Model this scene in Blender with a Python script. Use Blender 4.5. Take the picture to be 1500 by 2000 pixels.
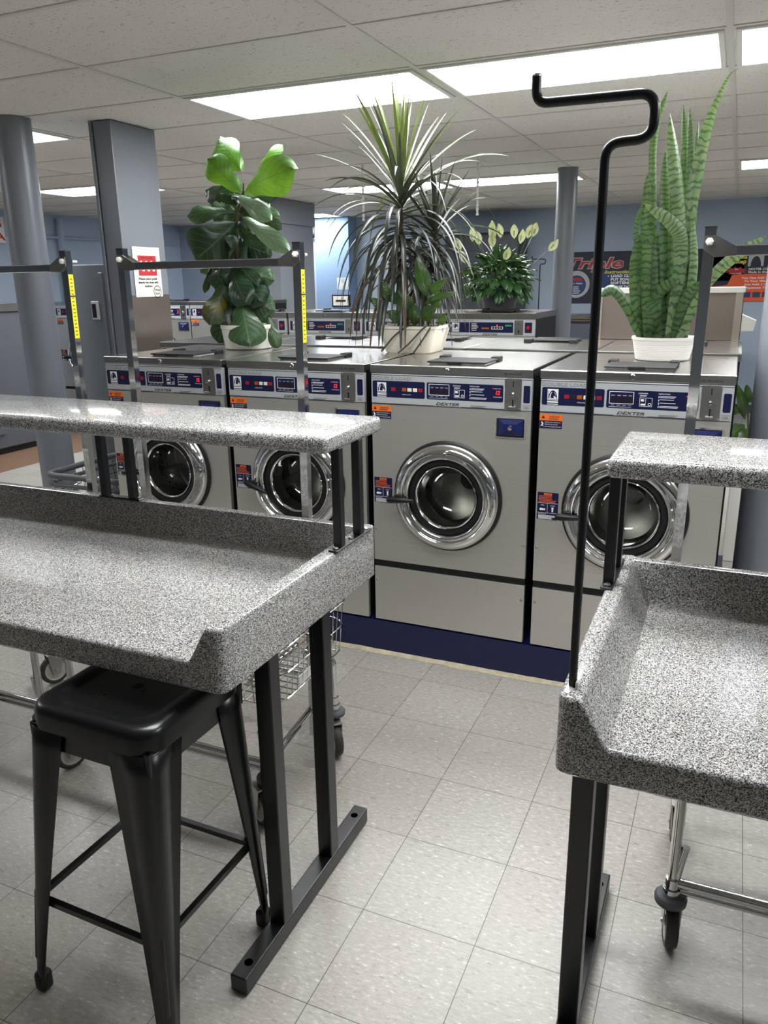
import bpy, bmesh, math, random
from mathutils import Vector, Matrix
from math import sin, cos, pi, radians, sqrt
for o in list(bpy.data.objects): bpy.data.objects.remove(o)
S=bpy.context.scene; COL=S.collection
# ---------------- camera, world, exposure ----------------
def make_camera():
    yaw,pitch,roll=-0.41587,0.28551,-0.01402
    f0=Vector((sin(yaw),cos(yaw),0)); r0=Vector((cos(yaw),-sin(yaw),0)); u0=Vector((0,0,1))
    f=f0*cos(pitch)-u0*sin(pitch); u=u0*cos(pitch)+f0*sin(pitch)
    r=r0*cos(roll)+u*sin(roll); u=u*cos(roll)-r0*sin(roll)
    cam=bpy.data.cameras.new('camera'); o=bpy.data.objects.new('camera',cam); COL.objects.link(o)
    m=Matrix(((r.x,u.x,-f.x,0),(r.y,u.y,-f.y,0),(r.z,u.z,-f.z,0),(0,0,0,1))); m.translation=(0,0,1.5855); o.matrix_world=m
    cam.sensor_fit='VERTICAL'; cam.sensor_height=24.0; cam.sensor_width=18.0; cam.lens=24.0*1530.2/2000
    cam.clip_start=.02; cam.clip_end=60; S.camera=o
make_camera()
S.view_settings.view_transform='Standard'; S.view_settings.look='None'; S.view_settings.gamma=1; S.view_settings.use_curve_mapping=False
S.view_settings.exposure=1.0
LAMP=12.0                                   # emission of the troffer diffusers
w=bpy.data.worlds.new('world'); S.world=w; w.use_nodes=True
w.node_tree.nodes['Background'].inputs[0].default_value=(.9,.95,1,1); w.node_tree.nodes['Background'].inputs[1].default_value=.05
CEIL=2.452; GX,GY=-2.566,2.8215; GW,GD=1.2192,.6096
# ---------------- materials ----------------
def lin(c):
    return tuple(((v/255)/12.92 if v/255<=.04045 else ((v/255+.055)/1.055)**2.4) for v in c)+(1,)
MATS={}
class NT:
    def __init__(s,name):
        s.m=bpy.data.materials.new(name); s.m.use_nodes=True; s.t=s.m.node_tree; s.b=s.t.nodes['Principled BSDF']; s.out=s.t.nodes['Material Output']; MATS[name]=s.m
    def n(s,typ,**kw):
        x=s.t.nodes.new('ShaderNode'+typ)
        for k,v in kw.items():
            if k=='i':
                for a,b in v.items(): x.inputs[a].default_value=b
            else: setattr(x,k,v)
        return x
    def l(s,a,b): s.t.links.new(a,b)
    def math(s,op,a,b=None,c=None):
        x=s.n('Math',operation=op)
        for i,v in enumerate((a,b,c)):
            if v is None: continue
            if isinstance(v,(int,float)): x.inputs[i].default_value=v
            else: s.l(v,x.inputs[i])
        return x.outputs[0]
    def coord(s,which='Object',scale=(1,1,1)):
        tc=s.n('TexCoord'); mp=s.n('Mapping'); mp.inputs['Scale'].default_value=scale; s.l(tc.outputs[which],mp.inputs[0]); return mp.outputs[0]
    def ramp(s,fac,stops,interp='LINEAR'):
        r=s.n('ValToRGB'); r.color_ramp.interpolation=interp; e=r.color_ramp.elements
        while len(e)>1: e.remove(e[-1])
        e[0].position,e[0].color=stops[0]
        for p,c in stops[1:]:
            q=e.new(p); q.color=c
        s.l(fac,r.inputs[0]); return r.outputs[0]
    def mix(s,fac,a,b,mode='MIX'):
        x=s.n('Mix',data_type='RGBA',blend_type=mode)
        for sock,v in ((x.inputs[0],fac),(x.inputs[6],a),(x.inputs[7],b)):
            if isinstance(v,(int,float,tuple)): sock.default_value=v
            else: s.l(v,sock)
        return x.outputs[2]
    def bump(s,h,strength=.2,dist=.002):
        b=s.n('Bump',i={'Strength':strength,'Distance':dist}); s.l(h,b.inputs['Height']); s.l(b.outputs[0],s.b.inputs['Normal'])
def mat(name,rgb,rough=.5,metal=0,spec=.5,noise=0,nscale=8,emit=0,trans=0,coat=0):
    t=NT(name); b=t.b; c=lin(rgb)
    b.inputs['Base Color'].default_value=c; b.inputs['Roughness'].default_value=rough; b.inputs['Metallic'].default_value=metal; b.inputs['Specular IOR Level'].default_value=spec
    if coat: b.inputs['Coat Weight'].default_value=coat
    if noise:
        nz=t.n('TexNoise',i={'Scale':nscale,'Detail':4.}); t.l(t.coord(),nz.inputs['Vector'])
        d=tuple(max(0,v*(1-noise)) for v in c[:3])+(1,); u=tuple(min(1,v*(1+noise)) for v in c[:3])+(1,)
        t.l(t.ramp(nz.outputs['Fac'],[(.3,d),(.7,u)]),b.inputs['Base Color'])
        t.l(t.math('MULTIPLY_ADD',nz.outputs['Fac'],.12,rough-.06),b.inputs['Roughness'])
    if emit:
        b.inputs['Emission Color'].default_value=c; b.inputs['Emission Strength'].default_value=emit
    return t.m
def m_speckle():
    t=NT('speckled_resin'); v=t.coord(scale=(1,1,1))
    a=t.n('TexVoronoi',i={'Scale':680.}); t.l(v,a.inputs['Vector']); s=t.n('SeparateColor'); t.l(a.outputs['Color'],s.inputs[0])
    nz=t.n('TexNoise',i={'Scale':420.,'Detail':2.}); t.l(v,nz.inputs['Vector'])
    f=t.math('ADD',t.math('MULTIPLY',s.outputs[0],.62),t.math('MULTIPLY',nz.outputs['Fac'],.38))
    c=t.ramp(f,[(.15,lin((24,23,25))),(.32,lin((62,61,62))),(.42,lin((120,119,119))),(.54,lin((164,163,161))),(.68,lin((202,200,196))),(.84,lin((236,234,229)))])
    t.l(c,t.b.inputs['Base Color']); t.b.inputs['Roughness'].default_value=.13; t.b.inputs['Specular IOR Level'].default_value=.4
    t.bump(nz.outputs['Fac'],.04,.0005); return t.m
def m_floor():
    t=NT('vinyl_floor'); tc=t.n('TexCoord'); sp=t.n('SeparateXYZ'); t.l(tc.outputs['Object'],sp.inputs[0])
    T=.3048; gx=t.math('DIVIDE',t.math('ADD',sp.outputs[0],1.0493+T*40),T); gy=t.math('DIVIDE',t.math('ADD',sp.outputs[1],-2.4292+T*40),T)
    fx=t.math('FRACT',gx); fy=t.math('FRACT',gy)
    ex=t.math('MINIMUM',fx,t.math('SUBTRACT',1,fx)); ey=t.math('MINIMUM',fy,t.math('SUBTRACT',1,fy))
    seam=t.math('LESS_THAN',t.math('MINIMUM',ex,ey),.0032)
    cv=t.n('CombineXYZ'); t.l(t.math('FLOOR',gx),cv.inputs[0]); t.l(t.math('FLOOR',gy),cv.inputs[1])
    wn=t.n('TexWhiteNoise'); t.l(cv.outputs[0],wn.inputs['Vector'])
    m1=t.n('Mapping'); m1.inputs['Scale'].default_value=(1,2.6,1); t.l(tc.outputs['Object'],m1.inputs[0])
    n1=t.n('TexNoise',i={'Scale':46.,'Detail':4.,'Roughness':.7}); t.l(m1.outputs[0],n1.inputs['Vector'])
    n2=t.n('TexNoise',i={'Scale':30.,'Detail':2.}); mm=t.n('Mapping'); mm.inputs['Location'].default_value=(7,3,1); mm.inputs['Scale'].default_value=(1,2.2,1); t.l(tc.outputs['Object'],mm.inputs[0]); t.l(mm.outputs[0],n2.inputs['Vector'])
    base=t.ramp(n1.outputs['Fac'],[(.3,lin((162,158,150))),(.5,lin((180,177,170))),(.60,lin((188,185,178))),(.67,lin((226,224,218)))])
    base=t.mix(t.math('MULTIPLY',t.math('GREATER_THAN',n2.outputs['Fac'],.66),.45),base,lin((140,133,122)))
    n3=t.n('TexNoise',i={'Scale':1.6,'Detail':3.}); t.l(tc.outputs['Object'],n3.inputs['Vector'])
    tint=t.ramp(wn.outputs['Value'],[(0,(.9,.885,.86,1)),(.5,(.96,.95,.94,1)),(1,(1,1,1,1))])
    base=t.mix(1.,base,tint,'MULTIPLY')
    base=t.mix(t.math('MULTIPLY',t.math('SUBTRACT',n3.outputs['Fac'],.45),.7),base,lin((150,142,130)))
    # brown border tiles along the left aisle
    br=t.math('MULTIPLY',t.math('LESS_THAN',sp.outputs[0],-5.87),t.math('GREATER_THAN',sp.outputs[0],-7.9))
    base=t.mix(br,base,lin((134,106,84)))
    base=t.mix(seam,base,lin((84,79,72))); t.l(base,t.b.inputs['Base Color'])
    t.l(t.math('MULTIPLY_ADD',n3.outputs['Fac'],.16,.26),t.b.inputs['Roughness'])
    t.bump(t.math('SUBTRACT',t.math('MULTIPLY',n1.outputs['Fac'],.15),seam),.12,.001); return t.m
def m_ceiling():
    t=NT('ceiling_tile'); v=t.coord(); 
    m1=t.n('Mapping'); m1.inputs['Rotation'].default_value=(0,0,.5); m1.inputs['Scale'].default_value=(1,2.4,1); t.l(v,m1.inputs[0])
    a=t.n('TexNoise',i={'Scale':52.,'Detail':2.,'Roughness':.65}); t.l(m1.outputs[0],a.inputs['Vector'])
    b=t.n('TexNoise',i={'Scale':170.,'Detail':1.}); t.l(v,b.inputs['Vector'])
    f=t.math('MAXIMUM',t.math('MULTIPLY',t.math('GREATER_THAN',a.outputs['Fac'],.665),1.),t.math('MULTIPLY',t.math('GREATER_THAN',b.outputs['Fac'],.70),.7))
    n=t.n('TexNoise',i={'Scale':1.1,'Detail':3.}); t.l(v,n.inputs['Vector'])
    c=t.ramp(n.outputs['Fac'],[(.3,lin((214,210,203))),(.7,lin((226,223,216)))])
    t.l(t.mix(t.math('MULTIPLY',f,.75),c,lin((104,100,92))),t.b.inputs['Base Color']); t.b.inputs['Roughness'].default_value=.95; t.b.inputs['Specular IOR Level'].default_value=.1
    return t.m
def m_steel(name,rgb,rough,scale=(2,2,420),metal=1.):
    t=NT(name); n=t.n('TexNoise',i={'Scale':1.,'Detail':2.}); t.l(t.coord(scale=scale),n.inputs['Vector'])
    c=lin(rgb); t.l(t.ramp(n.outputs['Fac'],[(.35,tuple(v*.96 for v in c[:3])+(1,)),(.65,tuple(min(1,v*1.03) for v in c[:3])+(1,))]),t.b.inputs['Base Color'])
    t.b.inputs['Metallic'].default_value=metal
    t.l(t.math('MULTIPLY_ADD',n.outputs['Fac'],.14,rough-.07),t.b.inputs['Roughness']); t.bump(n.outputs['Fac'],.05,.0006); return t.m
def m_leaf(name,dark,light,vein,rough=.35,bands=0,transl=.25,blotch=None,lat=7.):
    t=NT(name); uv=t.n('UVMap'); sp=t.n('SeparateXYZ'); t.l(uv.outputs[0],sp.inputs[0]); u,vv=sp.outputs[0],sp.outputs[1]
    nz=t.n('TexNoise',i={'Scale':14.,'Detail':3.}); t.l(t.coord(),nz.inputs['Vector'])
    c=t.ramp(nz.outputs['Fac'],[(.3,lin(dark)),(.7,lin(light))])
    if blotch: 
        n2=t.n('TexNoise',i={'Scale':9.,'Detail':2.}); t.l(t.coord(),n2.inputs['Vector']); c=t.mix(t.ramp(n2.outputs['Fac'],[(.5,(0,0,0,1)),(.62,(1,1,1,1))]),c,lin(blotch))
    if bands:
        n2=t.n('TexNoise',i={'Scale':26.,'Detail':2.}); t.l(t.coord(),n2.inputs['Vector'])
        w=t.math('SINE',t.math('ADD',t.math('MULTIPLY',u,bands),t.math('MULTIPLY',n2.outputs['Fac'],13.)))
        c=t.mix(t.ramp(w,[(.35,(0,0,0,1)),(.75,(.85,.85,.85,1))]),c,lin(vein))
    elif vein:
        a=t.math('ABSOLUTE',vv); mid=t.math('LESS_THAN',a,.03)
        L=t.math('FRACT',t.math('SUBTRACT',t.math('MULTIPLY',u,lat),t.math('MULTIPLY',a,2.2))); la=t.math('LESS_THAN',L,.07)
        c=t.mix(t.math('MULTIPLY',t.math('MAXIMUM',mid,la),.6),c,lin(vein)); t.bump(t.math('ABSOLUTE',t.math('SUBTRACT',L,.5)),.25,.004)
    t.l(c,t.b.inputs['Base Color']); t.b.inputs['Roughness'].default_value=rough
    if transl:
        tr=t.n('BsdfTranslucent'); t.l(t.mix(.2,c,lin((150,180,40)),'MIX'),tr.inputs[0]); mx=t.n('MixShader',i={0:transl}); t.l(t.b.outputs[0],mx.inputs[1]); t.l(tr.outputs[0],mx.inputs[2]); t.l(mx.outputs[0],t.out.inputs[0])
    return t.m
def m_glass(name,tint=(235,240,240),rough=.02):
    t=NT(name); tb=t.n('BsdfTransparent'); tb.inputs[0].default_value=lin(tint); g=t.n('BsdfGlossy',i={'Roughness':rough}); fr=t.n('LayerWeight',i={'Blend':.35})
    mx=t.n('MixShader'); t.l(t.math('MULTIPLY_ADD',fr.outputs['Fresnel'],.5,.05),mx.inputs[0]); t.l(tb.outputs[0],mx.inputs[1]); t.l(g.outputs[0],mx.inputs[2]); t.l(mx.outputs[0],t.out.inputs[0]); return t.m
def m_wall():
    t=NT('blue_wall'); n=t.n('TexNoise',i={'Scale':1.3,'Detail':3.}); t.l(t.coord(),n.inputs['Vector'])
    t.l(t.ramp(n.outputs['Fac'],[(.3,lin((160,175,193))),(.7,lin((170,185,203)))]),t.b.inputs['Base Color']); t.b.inputs['Roughness'].default_value=.6
    br=t.n('TexBrick',i={'Scale':1.,'Mortar Size':.006,'Brick Width':.4,'Row Height':.2}); v=t.n('TexCoord'); sx=t.n('SeparateXYZ'); cx=t.n('CombineXYZ'); t.l(v.outputs['Object'],sx.inputs[0]); t.l(t.math('ADD',sx.outputs[0],sx.outputs[1]),cx.inputs[0]); t.l(sx.outputs[2],cx.inputs[1]); t.l(cx.outputs[0],br.inputs['Vector'])
    t.bump(t.math('SUBTRACT',1,br.outputs['Fac']),.25,.003); return t.m
M_SPK=m_speckle(); M_FLOOR=m_floor(); M_CEIL=m_ceiling(); M_WALL=m_wall()
M_TEE=mat('ceiling_tee',(206,203,196),.5)
M_STEEL=m_steel('brushed_steel',(214,212,205),.38,(2,2,420),.86); M_STEELTOP=m_steel('steel_top',(186,184,180),.24,(3,160,3)); M_STEELWARM=m_steel('warm_steel',(176,164,152),.36,(1,1,5))
M_CHROME=mat('chrome',(214,214,214),.07,1); M_ZINC=mat('zinc_plate',(176,174,170),.3,1,noise=.1); M_DRUM=m_steel('drum_steel',(200,196,188),.34,(3,3,3),.8)
t=NT('radial_steel'); M_RADIAL=t.m; t.b.inputs['Base Color'].default_value=lin((214,210,200)); t.b.inputs['Metallic'].default_value=1; t.b.inputs['Roughness'].default_value=.38; t.b.inputs['Anisotropic'].default_value=.85
tg=t.n('Tangent',direction_type='RADIAL',axis='Y'); t.l(tg.outputs[0],t.b.inputs['Tangent'])
M_BLACK=mat('black_powder_coat',(14,15,19),.33,noise=.15,nscale=60); M_STOOL=mat('black_stool_paint',(7,8,10),.3,noise=.2,nscale=40); M_RUBBER=mat('black_rubber',(14,14,15),.45); M_GREYRUB=mat('grey_rubber',(84,86,90),.5); M_WHEEL=mat('wheel_rubber',(62,58,54),.55); M_HUB=mat('wheel_hub',(196,192,182),.4)
M_HOLE=mat('open_hole',(1,1,1),1,spec=0); M_CASE=mat('black_case',(12,12,14),.5); M_NAVY=mat('navy_panel',(11,19,60),.35); M_PLINTH=mat('navy_plinth_paint',(12,22,66),.35,noise=.1,nscale=10); M_PANEL=mat('grey_panel',(172,175,176),.4); M_BLUEBOX=mat('blue_coin_box',(15,27,84),.3)
M_WHITE=mat('white_print',(232,232,230),.5); M_INK=mat('black_ink',(28,28,32),.5); M_OUTLINE=mat('outline_ink',(86,90,98),.5); M_RED=mat('red_lamp',(158,26,34),.3); M_AMBER=mat('amber_lamp',(166,84,24),.3); M_DARKLAMP=mat('unlit_lamp',(40,22,32),.3); M_CREAM=mat('white_lamp',(236,228,214),.4)
M_DIGIT=mat('red_digits',(255,30,30),.4,emit=.9); M_ORANGE=mat('orange_label',(238,112,28),.5); M_ORTEXT=mat('orange_print',(206,92,40),.5); M_GREEN=mat('green_digits',(40,150,90),.4,emit=.3)
M_COLUMN=mat('grey_column_paint',(120,124,132),.34,noise=.04,nscale=5); M_BANK=mat('bank_enamel',(88,92,100),.36,noise=.04,nscale=4); M_SPLASH=m_steel('splash_steel',(140,128,120),.36,(1,1,4)); M_GREYCAB=mat('grey_enamel',(118,123,130),.36,noise=.04,nscale=4); M_DARKCAB=mat('dark_enamel',(64,68,78),.4); M_FRAME=mat('light_frame',(222,220,214),.5)
t=NT('light_diffuser'); M_DIFF=t.m; t.b.inputs['Base Color'].default_value=(.9,.9,.9,1); t.b.inputs['Emission Color'].default_value=(.97,.99,1,1); t.b.inputs['Emission Strength'].default_value=LAMP
M_NIGHTWALL=mat('front_wall_paint',(140,145,152),.6); M_GLASS=m_glass('door_glass'); M_YELLOW=mat('yellow_label',(240,222,20),.5); M_WHITEPOT=mat('white_ceramic',(236,233,226),.35); M_CREAMPOT=mat('cream_planter',(226,220,204),.45); M_DARKPOT=mat('charcoal_pot',(66,66,70),.6,noise=.1,nscale=20); M_SOIL=mat('potting_soil',(44,34,26),.95,noise=.4,nscale=50); M_PAPER=mat('paper',(226,222,210),.7); M_REDPRINT=mat('red_print',(186,44,48),.6)
M_NIGHT=mat('banner_navy',(20,26,44),.55); M_BANBLUE=mat('banner_blue',(24,54,104),.55); M_BANRED=mat('banner_red',(176,30,36),.55); M_BANYEL=mat('banner_yellow',(208,200,40),.55); M_BANOR=mat('banner_orange',(226,92,40),.55); M_SILVER=mat('banner_silver',(176,178,180),.5); M_WOOD=mat('dark_edge',(70,52,36),.5); M_CAULK=mat('old_caulk',(196,184,156),.8,noise=.2,nscale=30)
# ---------------- mesh helpers ----------------
def obj(name,bm,m,parent=None,smooth=False,loc=None):
    me=bpy.data.meshes.new(name); bm.normal_update(); bm.to_mesh(me); bm.free()
    for x in (m if isinstance(m,(list,tuple)) else [m]): me.materials.append(x)
    o=bpy.data.objects.new(name,me); COL.objects.link(o); o.parent=parent
    if loc: o.location=loc
    if smooth:
        for p in me.polygons: p.use_smooth=True
        if smooth!='all':
            a=radians(smooth if isinstance(smooth,(int,float)) and smooth>1 else 40)
            b2=bmesh.new(); b2.from_mesh(me)
            for e in b2.edges:
                if len(e.link_faces)==2 and e.calc_face_angle(0)>a: e.smooth=False
            b2.to_mesh(me); b2.free()
    return o
def tag(o,label=None,cat=None,group=None,kind=None):
    for k,v in (('label',label),('category',cat),('group',group),('kind',kind)):
        if v: o[k]=v
    return o
def thing(name,label,cat,loc=(0,0,0),rz=0,group=None):
    o=bpy.data.objects.new(name,None); COL.objects.link(o); o.location=loc; o.rotation_euler=(0,0,rz); o.empty_display_size=.1
    return tag(o,label,cat,group)
def dup(o,loc=None,label=None,group=None,parent=None):
    c=o.copy(); COL.objects.link(c)
    if parent: c.parent=parent
    if loc is not None: c.location=loc
    if label: c['label']=label
    if group: c['group']=group
    for ch in list(o.children): dup(ch,parent=c)
    return c
def NB(): return bmesh.new()
def box(bm,x0,x1,y0,y1,z0,z1,bev=0,seg=2,mi=0,mtx=None):
    r=bmesh.ops.create_cube(bm,size=1); vs=r['verts']
    for v in vs: v.co=Vector((x0+(v.co.x+.5)*(x1-x0),y0+(v.co.y+.5)*(y1-y0),z0+(v.co.z+.5)*(z1-z0)))
    fs=set(f for v in vs for f in v.link_faces)
    if bev:
        es=list(set(e for v in vs for e in v.link_edges)); q=bmesh.ops.bevel(bm,geom=es,offset=bev,segments=seg,affect='EDGES',profile=.5)
        fs=set(f for v in q['verts'] for f in v.link_faces)|set(q['faces']); vs=list(set(v for f in fs for v in f.verts))
    for f in fs:
        if f.is_valid: f.material_index=mi
    if mtx: bmesh.ops.transform(bm,matrix=mtx,verts=[v for v in vs if v.is_valid])
    return vs
def frames(pts):
    T=[]
    for i in range(len(pts)):
        a=pts[max(0,i-1)]; b=pts[min(len(pts)-1,i+1)]; T.append((b-a).normalized())
    n=Vector((0,0,1)) if abs(T[0].z)<.9 else Vector((1,0,0)); N=[]
    for t_ in T:
        n=(n-t_*n.dot(t_))
        n=n.normalized() if n.length>1e-6 else t_.orthogonal().normalized(); N.append(n.copy())
    return T,N
def tube(bm,pts,r,n=10,cap=True,mi=0,sq=None,closed=False):
    pts=[Vector(p) for p in pts]; T,N=frames(pts); rings=[]
    for i,p in enumerate(pts):
        rr=r[i] if isinstance(r,(list,tuple)) else r; b=T[i].cross(N[i]); ring=[]
        for k in range(n):
            a=2*pi*k/n+(pi/4 if n==4 else 0); ring.append(bm.verts.new(p+N[i]*(cos(a)*rr)+b*(sin(a)*rr)))
        rings.append(ring)
    R=list(zip(rings,rings[1:]))+([(rings[-1],rings[0])] if closed else [])
    for a,b in R:
        for k in range(n):
            f=bm.faces.new((a[k],a[(k+1)%n],b[(k+1)%n],b[k])); f.material_index=mi
    if cap and not closed:
        bm.faces.new(rings[0][::-1]).material_index=mi; bm.faces.new(rings[-1]).material_index=mi
def fillet(pts,rad,seg=6):
    pts=[Vector(p) for p in pts]; out=[pts[0]]
    for a,b,c in zip(pts,pts[1:],pts[2:]):
        u=(a-b); w_=(c-b); d=min(rad,u.length*.49,w_.length*.49); p0=b+u.normalized()*d; p1=b+w_.normalized()*d
        for k in range(seg+1):
            s=k/seg; out.append(p0*(1-s)**2+b*2*s*(1-s)+p1*s*s)
    out.append(pts[-1]); return out
def lathe(bm,prof,n=40,mtx=None,mi=0):
    rings=[]; nv=[]
    for r,h in prof:
        if r<1e-6: ring=[bm.verts.new((0,0,h))]
        else: ring=[bm.verts.new((r*cos(2*pi*k/n),r*sin(2*pi*k/n),h)) for k in range(n)]
        rings.append(ring); nv+=ring
    for a,b in zip(rings,rings[1:]):
        for k in range(n):
            q=[a[k%len(a)],a[(k+1)%n%len(a)],b[(k+1)%n%len(b)],b[k%len(b)]]; q2=[]
            for v in q:
                if v not in q2: q2.append(v)
            if len(q2)>2: bm.faces.new(q2).material_index=mi
    if mtx: bmesh.ops.transform(bm,matrix=mtx,verts=nv)
    return nv
# lathe axis along -y (towards the aisle): local z -> -y
def FY(cx,cz,y=0): return Matrix(((1,0,0,cx),(0,0,-1,y),(0,1,0,cz),(0,0,0,1)))
def prism(bm,pts,y0,y1,mi=0,axis='y'):
    P={'y':lambda a,b,d:(a,d,b),'z':lambda a,b,d:(a,b,d),'x':lambda a,b,d:(d,a,b)}[axis]
    A=[bm.verts.new(P(a,b,y0)) for a,b in pts]; B=[bm.verts.new(P(a,b,y1)) for a,b in pts]; n=len(pts)
    fs=[bm.faces.new(A),bm.faces.new(B[::-1])]+[bm.faces.new((A[i],B[i],B[(i+1)%n],A[(i+1)%n])) for i in range(n)]
    for f in fs: f.material_index=mi
    bmesh.ops.recalc_face_normals(bm,faces=fs)
def rrect(x0,x1,z0,z1,r,seg=4):
    o=[]
    for cx,cz,a0 in((x1-r,z1-r,0),(x0+r,z1-r,pi/2),(x0+r,z0+r,pi),(x1-r,z0+r,3*pi/2)):
        for k in range(seg+1): a=a0+pi/2*k/seg; o.append((cx+r*cos(a),cz+r*sin(a)))
    return o
def text(bm,s,x,z,h,y=0,width=None,shear=0,bold=0,mtx=None,align='LEFT',mi=0):
    c=bpy.data.curves.new('t','FONT'); c.body=s; c.size=1; c.shear=shear; c.offset=bold; c.resolution_u=2
    o=bpy.data.objects.new('t',c); me=bpy.data.meshes.new_from_object(o); bpy.data.objects.remove(o); bpy.data.curves.remove(c)
    xs=[v.co.x for v in me.vertices]
    if not xs: return
    x0,x1=min(xs),max(xs); sz=h/.72; sx=sz if not width else width/(x1-x0); dx=0 if align=='LEFT' else -(x1-x0)*sx/2
    k=len(bm.verts); bm.from_mesh(me); bm.verts.ensure_lookup_table(); nv=bm.verts[k:]
    for v in nv: v.co=Vector((x+dx+(v.co.x-x0)*sx,y,z+v.co.y*sz))
    for f in set(f for v in nv for f in v.link_faces): f.material_index=mi
    if mtx: bmesh.ops.transform(bm,matrix=mtx,verts=nv)
    bpy.data.meshes.remove(me)
def bars(bm,x,z,w,n,dz,h,y,rnd):
    for i in range(n): ww=w*(.7+.3*rnd.random()); box(bm,x,x+ww,y-.0003,y,z-i*dz-h,z-i*dz)
# ---------------- the room ----------------
def struct(name,bm,m): return tag(obj(name,bm,m),kind='structure')
XL,XR,YF,YB=-8.0,5.0,-3.6,10.45
b=NB(); box(b,XL,XR,YF,YB,-.1,0); struct('floor',b,M_FLOOR)
b=NB(); box(b,XL,XR,YF,YB,CEIL,CEIL+.1); struct('ceiling',b,M_CEIL)
b=NB()
for k in range(-11,13):
    y=GY+k*GD
    if YF<y<YB: box(b,XL,XR,y-.011,y+.011,CEIL-.004,CEIL+.01)
for k in range(-4,7):
    x=GX+k*GW
    if XL<x<XR: box(b,x-.012,x+.012,YF,YB,CEIL-.005,CEIL+.01)
struct('trim_1',b,M_TEE)
for n,a in (('wall_back',(XL,XR,YB,YB+.1)),('wall_front',(XL,XR,YF-.1,YF)),('wall_left',(XL-.1,XL,YF,YB)),('wall_right',(XR,XR+.1,YF,YB))):
    b=NB(); box(b,*a,0,CEIL); struct(n,b,M_NIGHTWALL if n=='wall_front' else M_WALL)
b=NB(); box(b,-5.50,-4.98,YB-.25,YB,0,CEIL); struct('trim_2',b,mat('pale_blue_wall',(126,152,184),.6))
b=NB(); box(b,XL,XR,YB-.012,YB,0,.1); struct('baseboard_back',b,M_DARKCAB)
# pipes and seams on the left wall
def light(a,bb,label):
    x0=GX+a*GW+.02; x1=x0+GW-.04; y0=GY+bb*GD+.018; y1=y0+GD-.036
    t=thing('ceiling_light',label,'ceiling light',((x0+x1)/2,(y0+y1)/2,CEIL),group='fluorescent troffers in the dropped ceiling')
    hx,hy=(x1-x0)/2,(y1-y0)/2; b=NB()
    for q in ((-hx,hx,-hy,-hy+.022),(-hx,hx,hy-.022,hy),(-hx,-hx+.022,-hy+.022,hy-.022),(hx-.022,hx,-hy+.022,hy-.022)): box(b,*q,-.011,-.001,.002,1)
    obj('frame',b,M_FRAME,t); b=NB(); box(b,-hx+.022,hx-.022,-hy+.022,hy-.022,-.008,-.002); obj('diffuser',b,M_DIFF,t)
for a,bb,l in ((0,1,'long glowing ceiling light above the spiky dracaena left of the hanging rod'),(1,1,'long glowing ceiling light behind the top of the black hanging hook'),(2,1,'glowing ceiling light cut off by the top right corner of the photo'),(-2,1,'glowing ceiling light between the left round column and the grey square column'),
    (-1,7,'distant ceiling light seen through the upper leaves of the dracaena'),(0,7,'distant ceiling light running to the middle round column'),(2,7,'distant ceiling light at the right edge beyond the snake plant'),(-3,5,'ceiling light low behind the grey square column on the left'),(-3,11,'farthest ceiling light, a sliver right of the far square column'),
    (1,-2.5,'ceiling light above the aisle between the folding tables, out of the photo'),(3,-2.5,'ceiling light above the far end of the right folding table, out of the photo'),(-3,-2.5,'ceiling light above the left aisle, out of the photo')): light(a,bb,l)
def round_column(x,y,r,label):
    t=thing('round_column',label,'column',(x,y,0)); b=NB(); lathe(b,[(0,0),(r,0),(r,CEIL-.002),(0,CEIL-.002)],40); obj('shaft',b,M_COLUMN,t,True)
    b=NB(); lathe(b,[(r+.012,0),(r+.012,.08),(r+.001,.09)],40); obj('base_collar',b,M_COLUMN,t,True)
round_column(-3.66,3.43,.098,'round grey steel column at the left edge behind the left table')
round_column(-1.375,6.90,.083,'round grey column in the middle distance right of the peace lily')
round_column(.205,4.1,.1,'round grey column at the right edge beside the last front washer')
t=thing('square_column','broad grey boxed column with a paper sign behind the first washer','column',(-3.283,3.86,0))
b=NB(); box(b,-.048,.073,-.185,.185,0,CEIL-.004,.004,2); box(b,-.076,-.056,-.19,.19,0,CEIL-.004,.002,1); obj('shaft',b,M_COLUMN,t)
b=NB(); box(b,.0735,.0765,-.186,.186,0,1.53,.001,1); tag(obj('reflection_sheet',b,M_STEELWARM,t),'added warm sheet toned for the brown reflection on the lower shaft')  # added sheet; the brown reflection low on the shaft is put into its colour
t=thing('square_column','wide grey square column with a capped top behind the fiddle leaf fig','column',(-4.55,8.02,0))
b=NB(); box(b,-.26,0,-.38,.38,0,2.2,.005,1); obj('shaft',b,M_COLUMN,t); b=NB(); box(b,-.28,.02,-.40,.40,2.2,CEIL-.003,.004,1); obj('cap',b,M_COLUMN,t)
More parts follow.
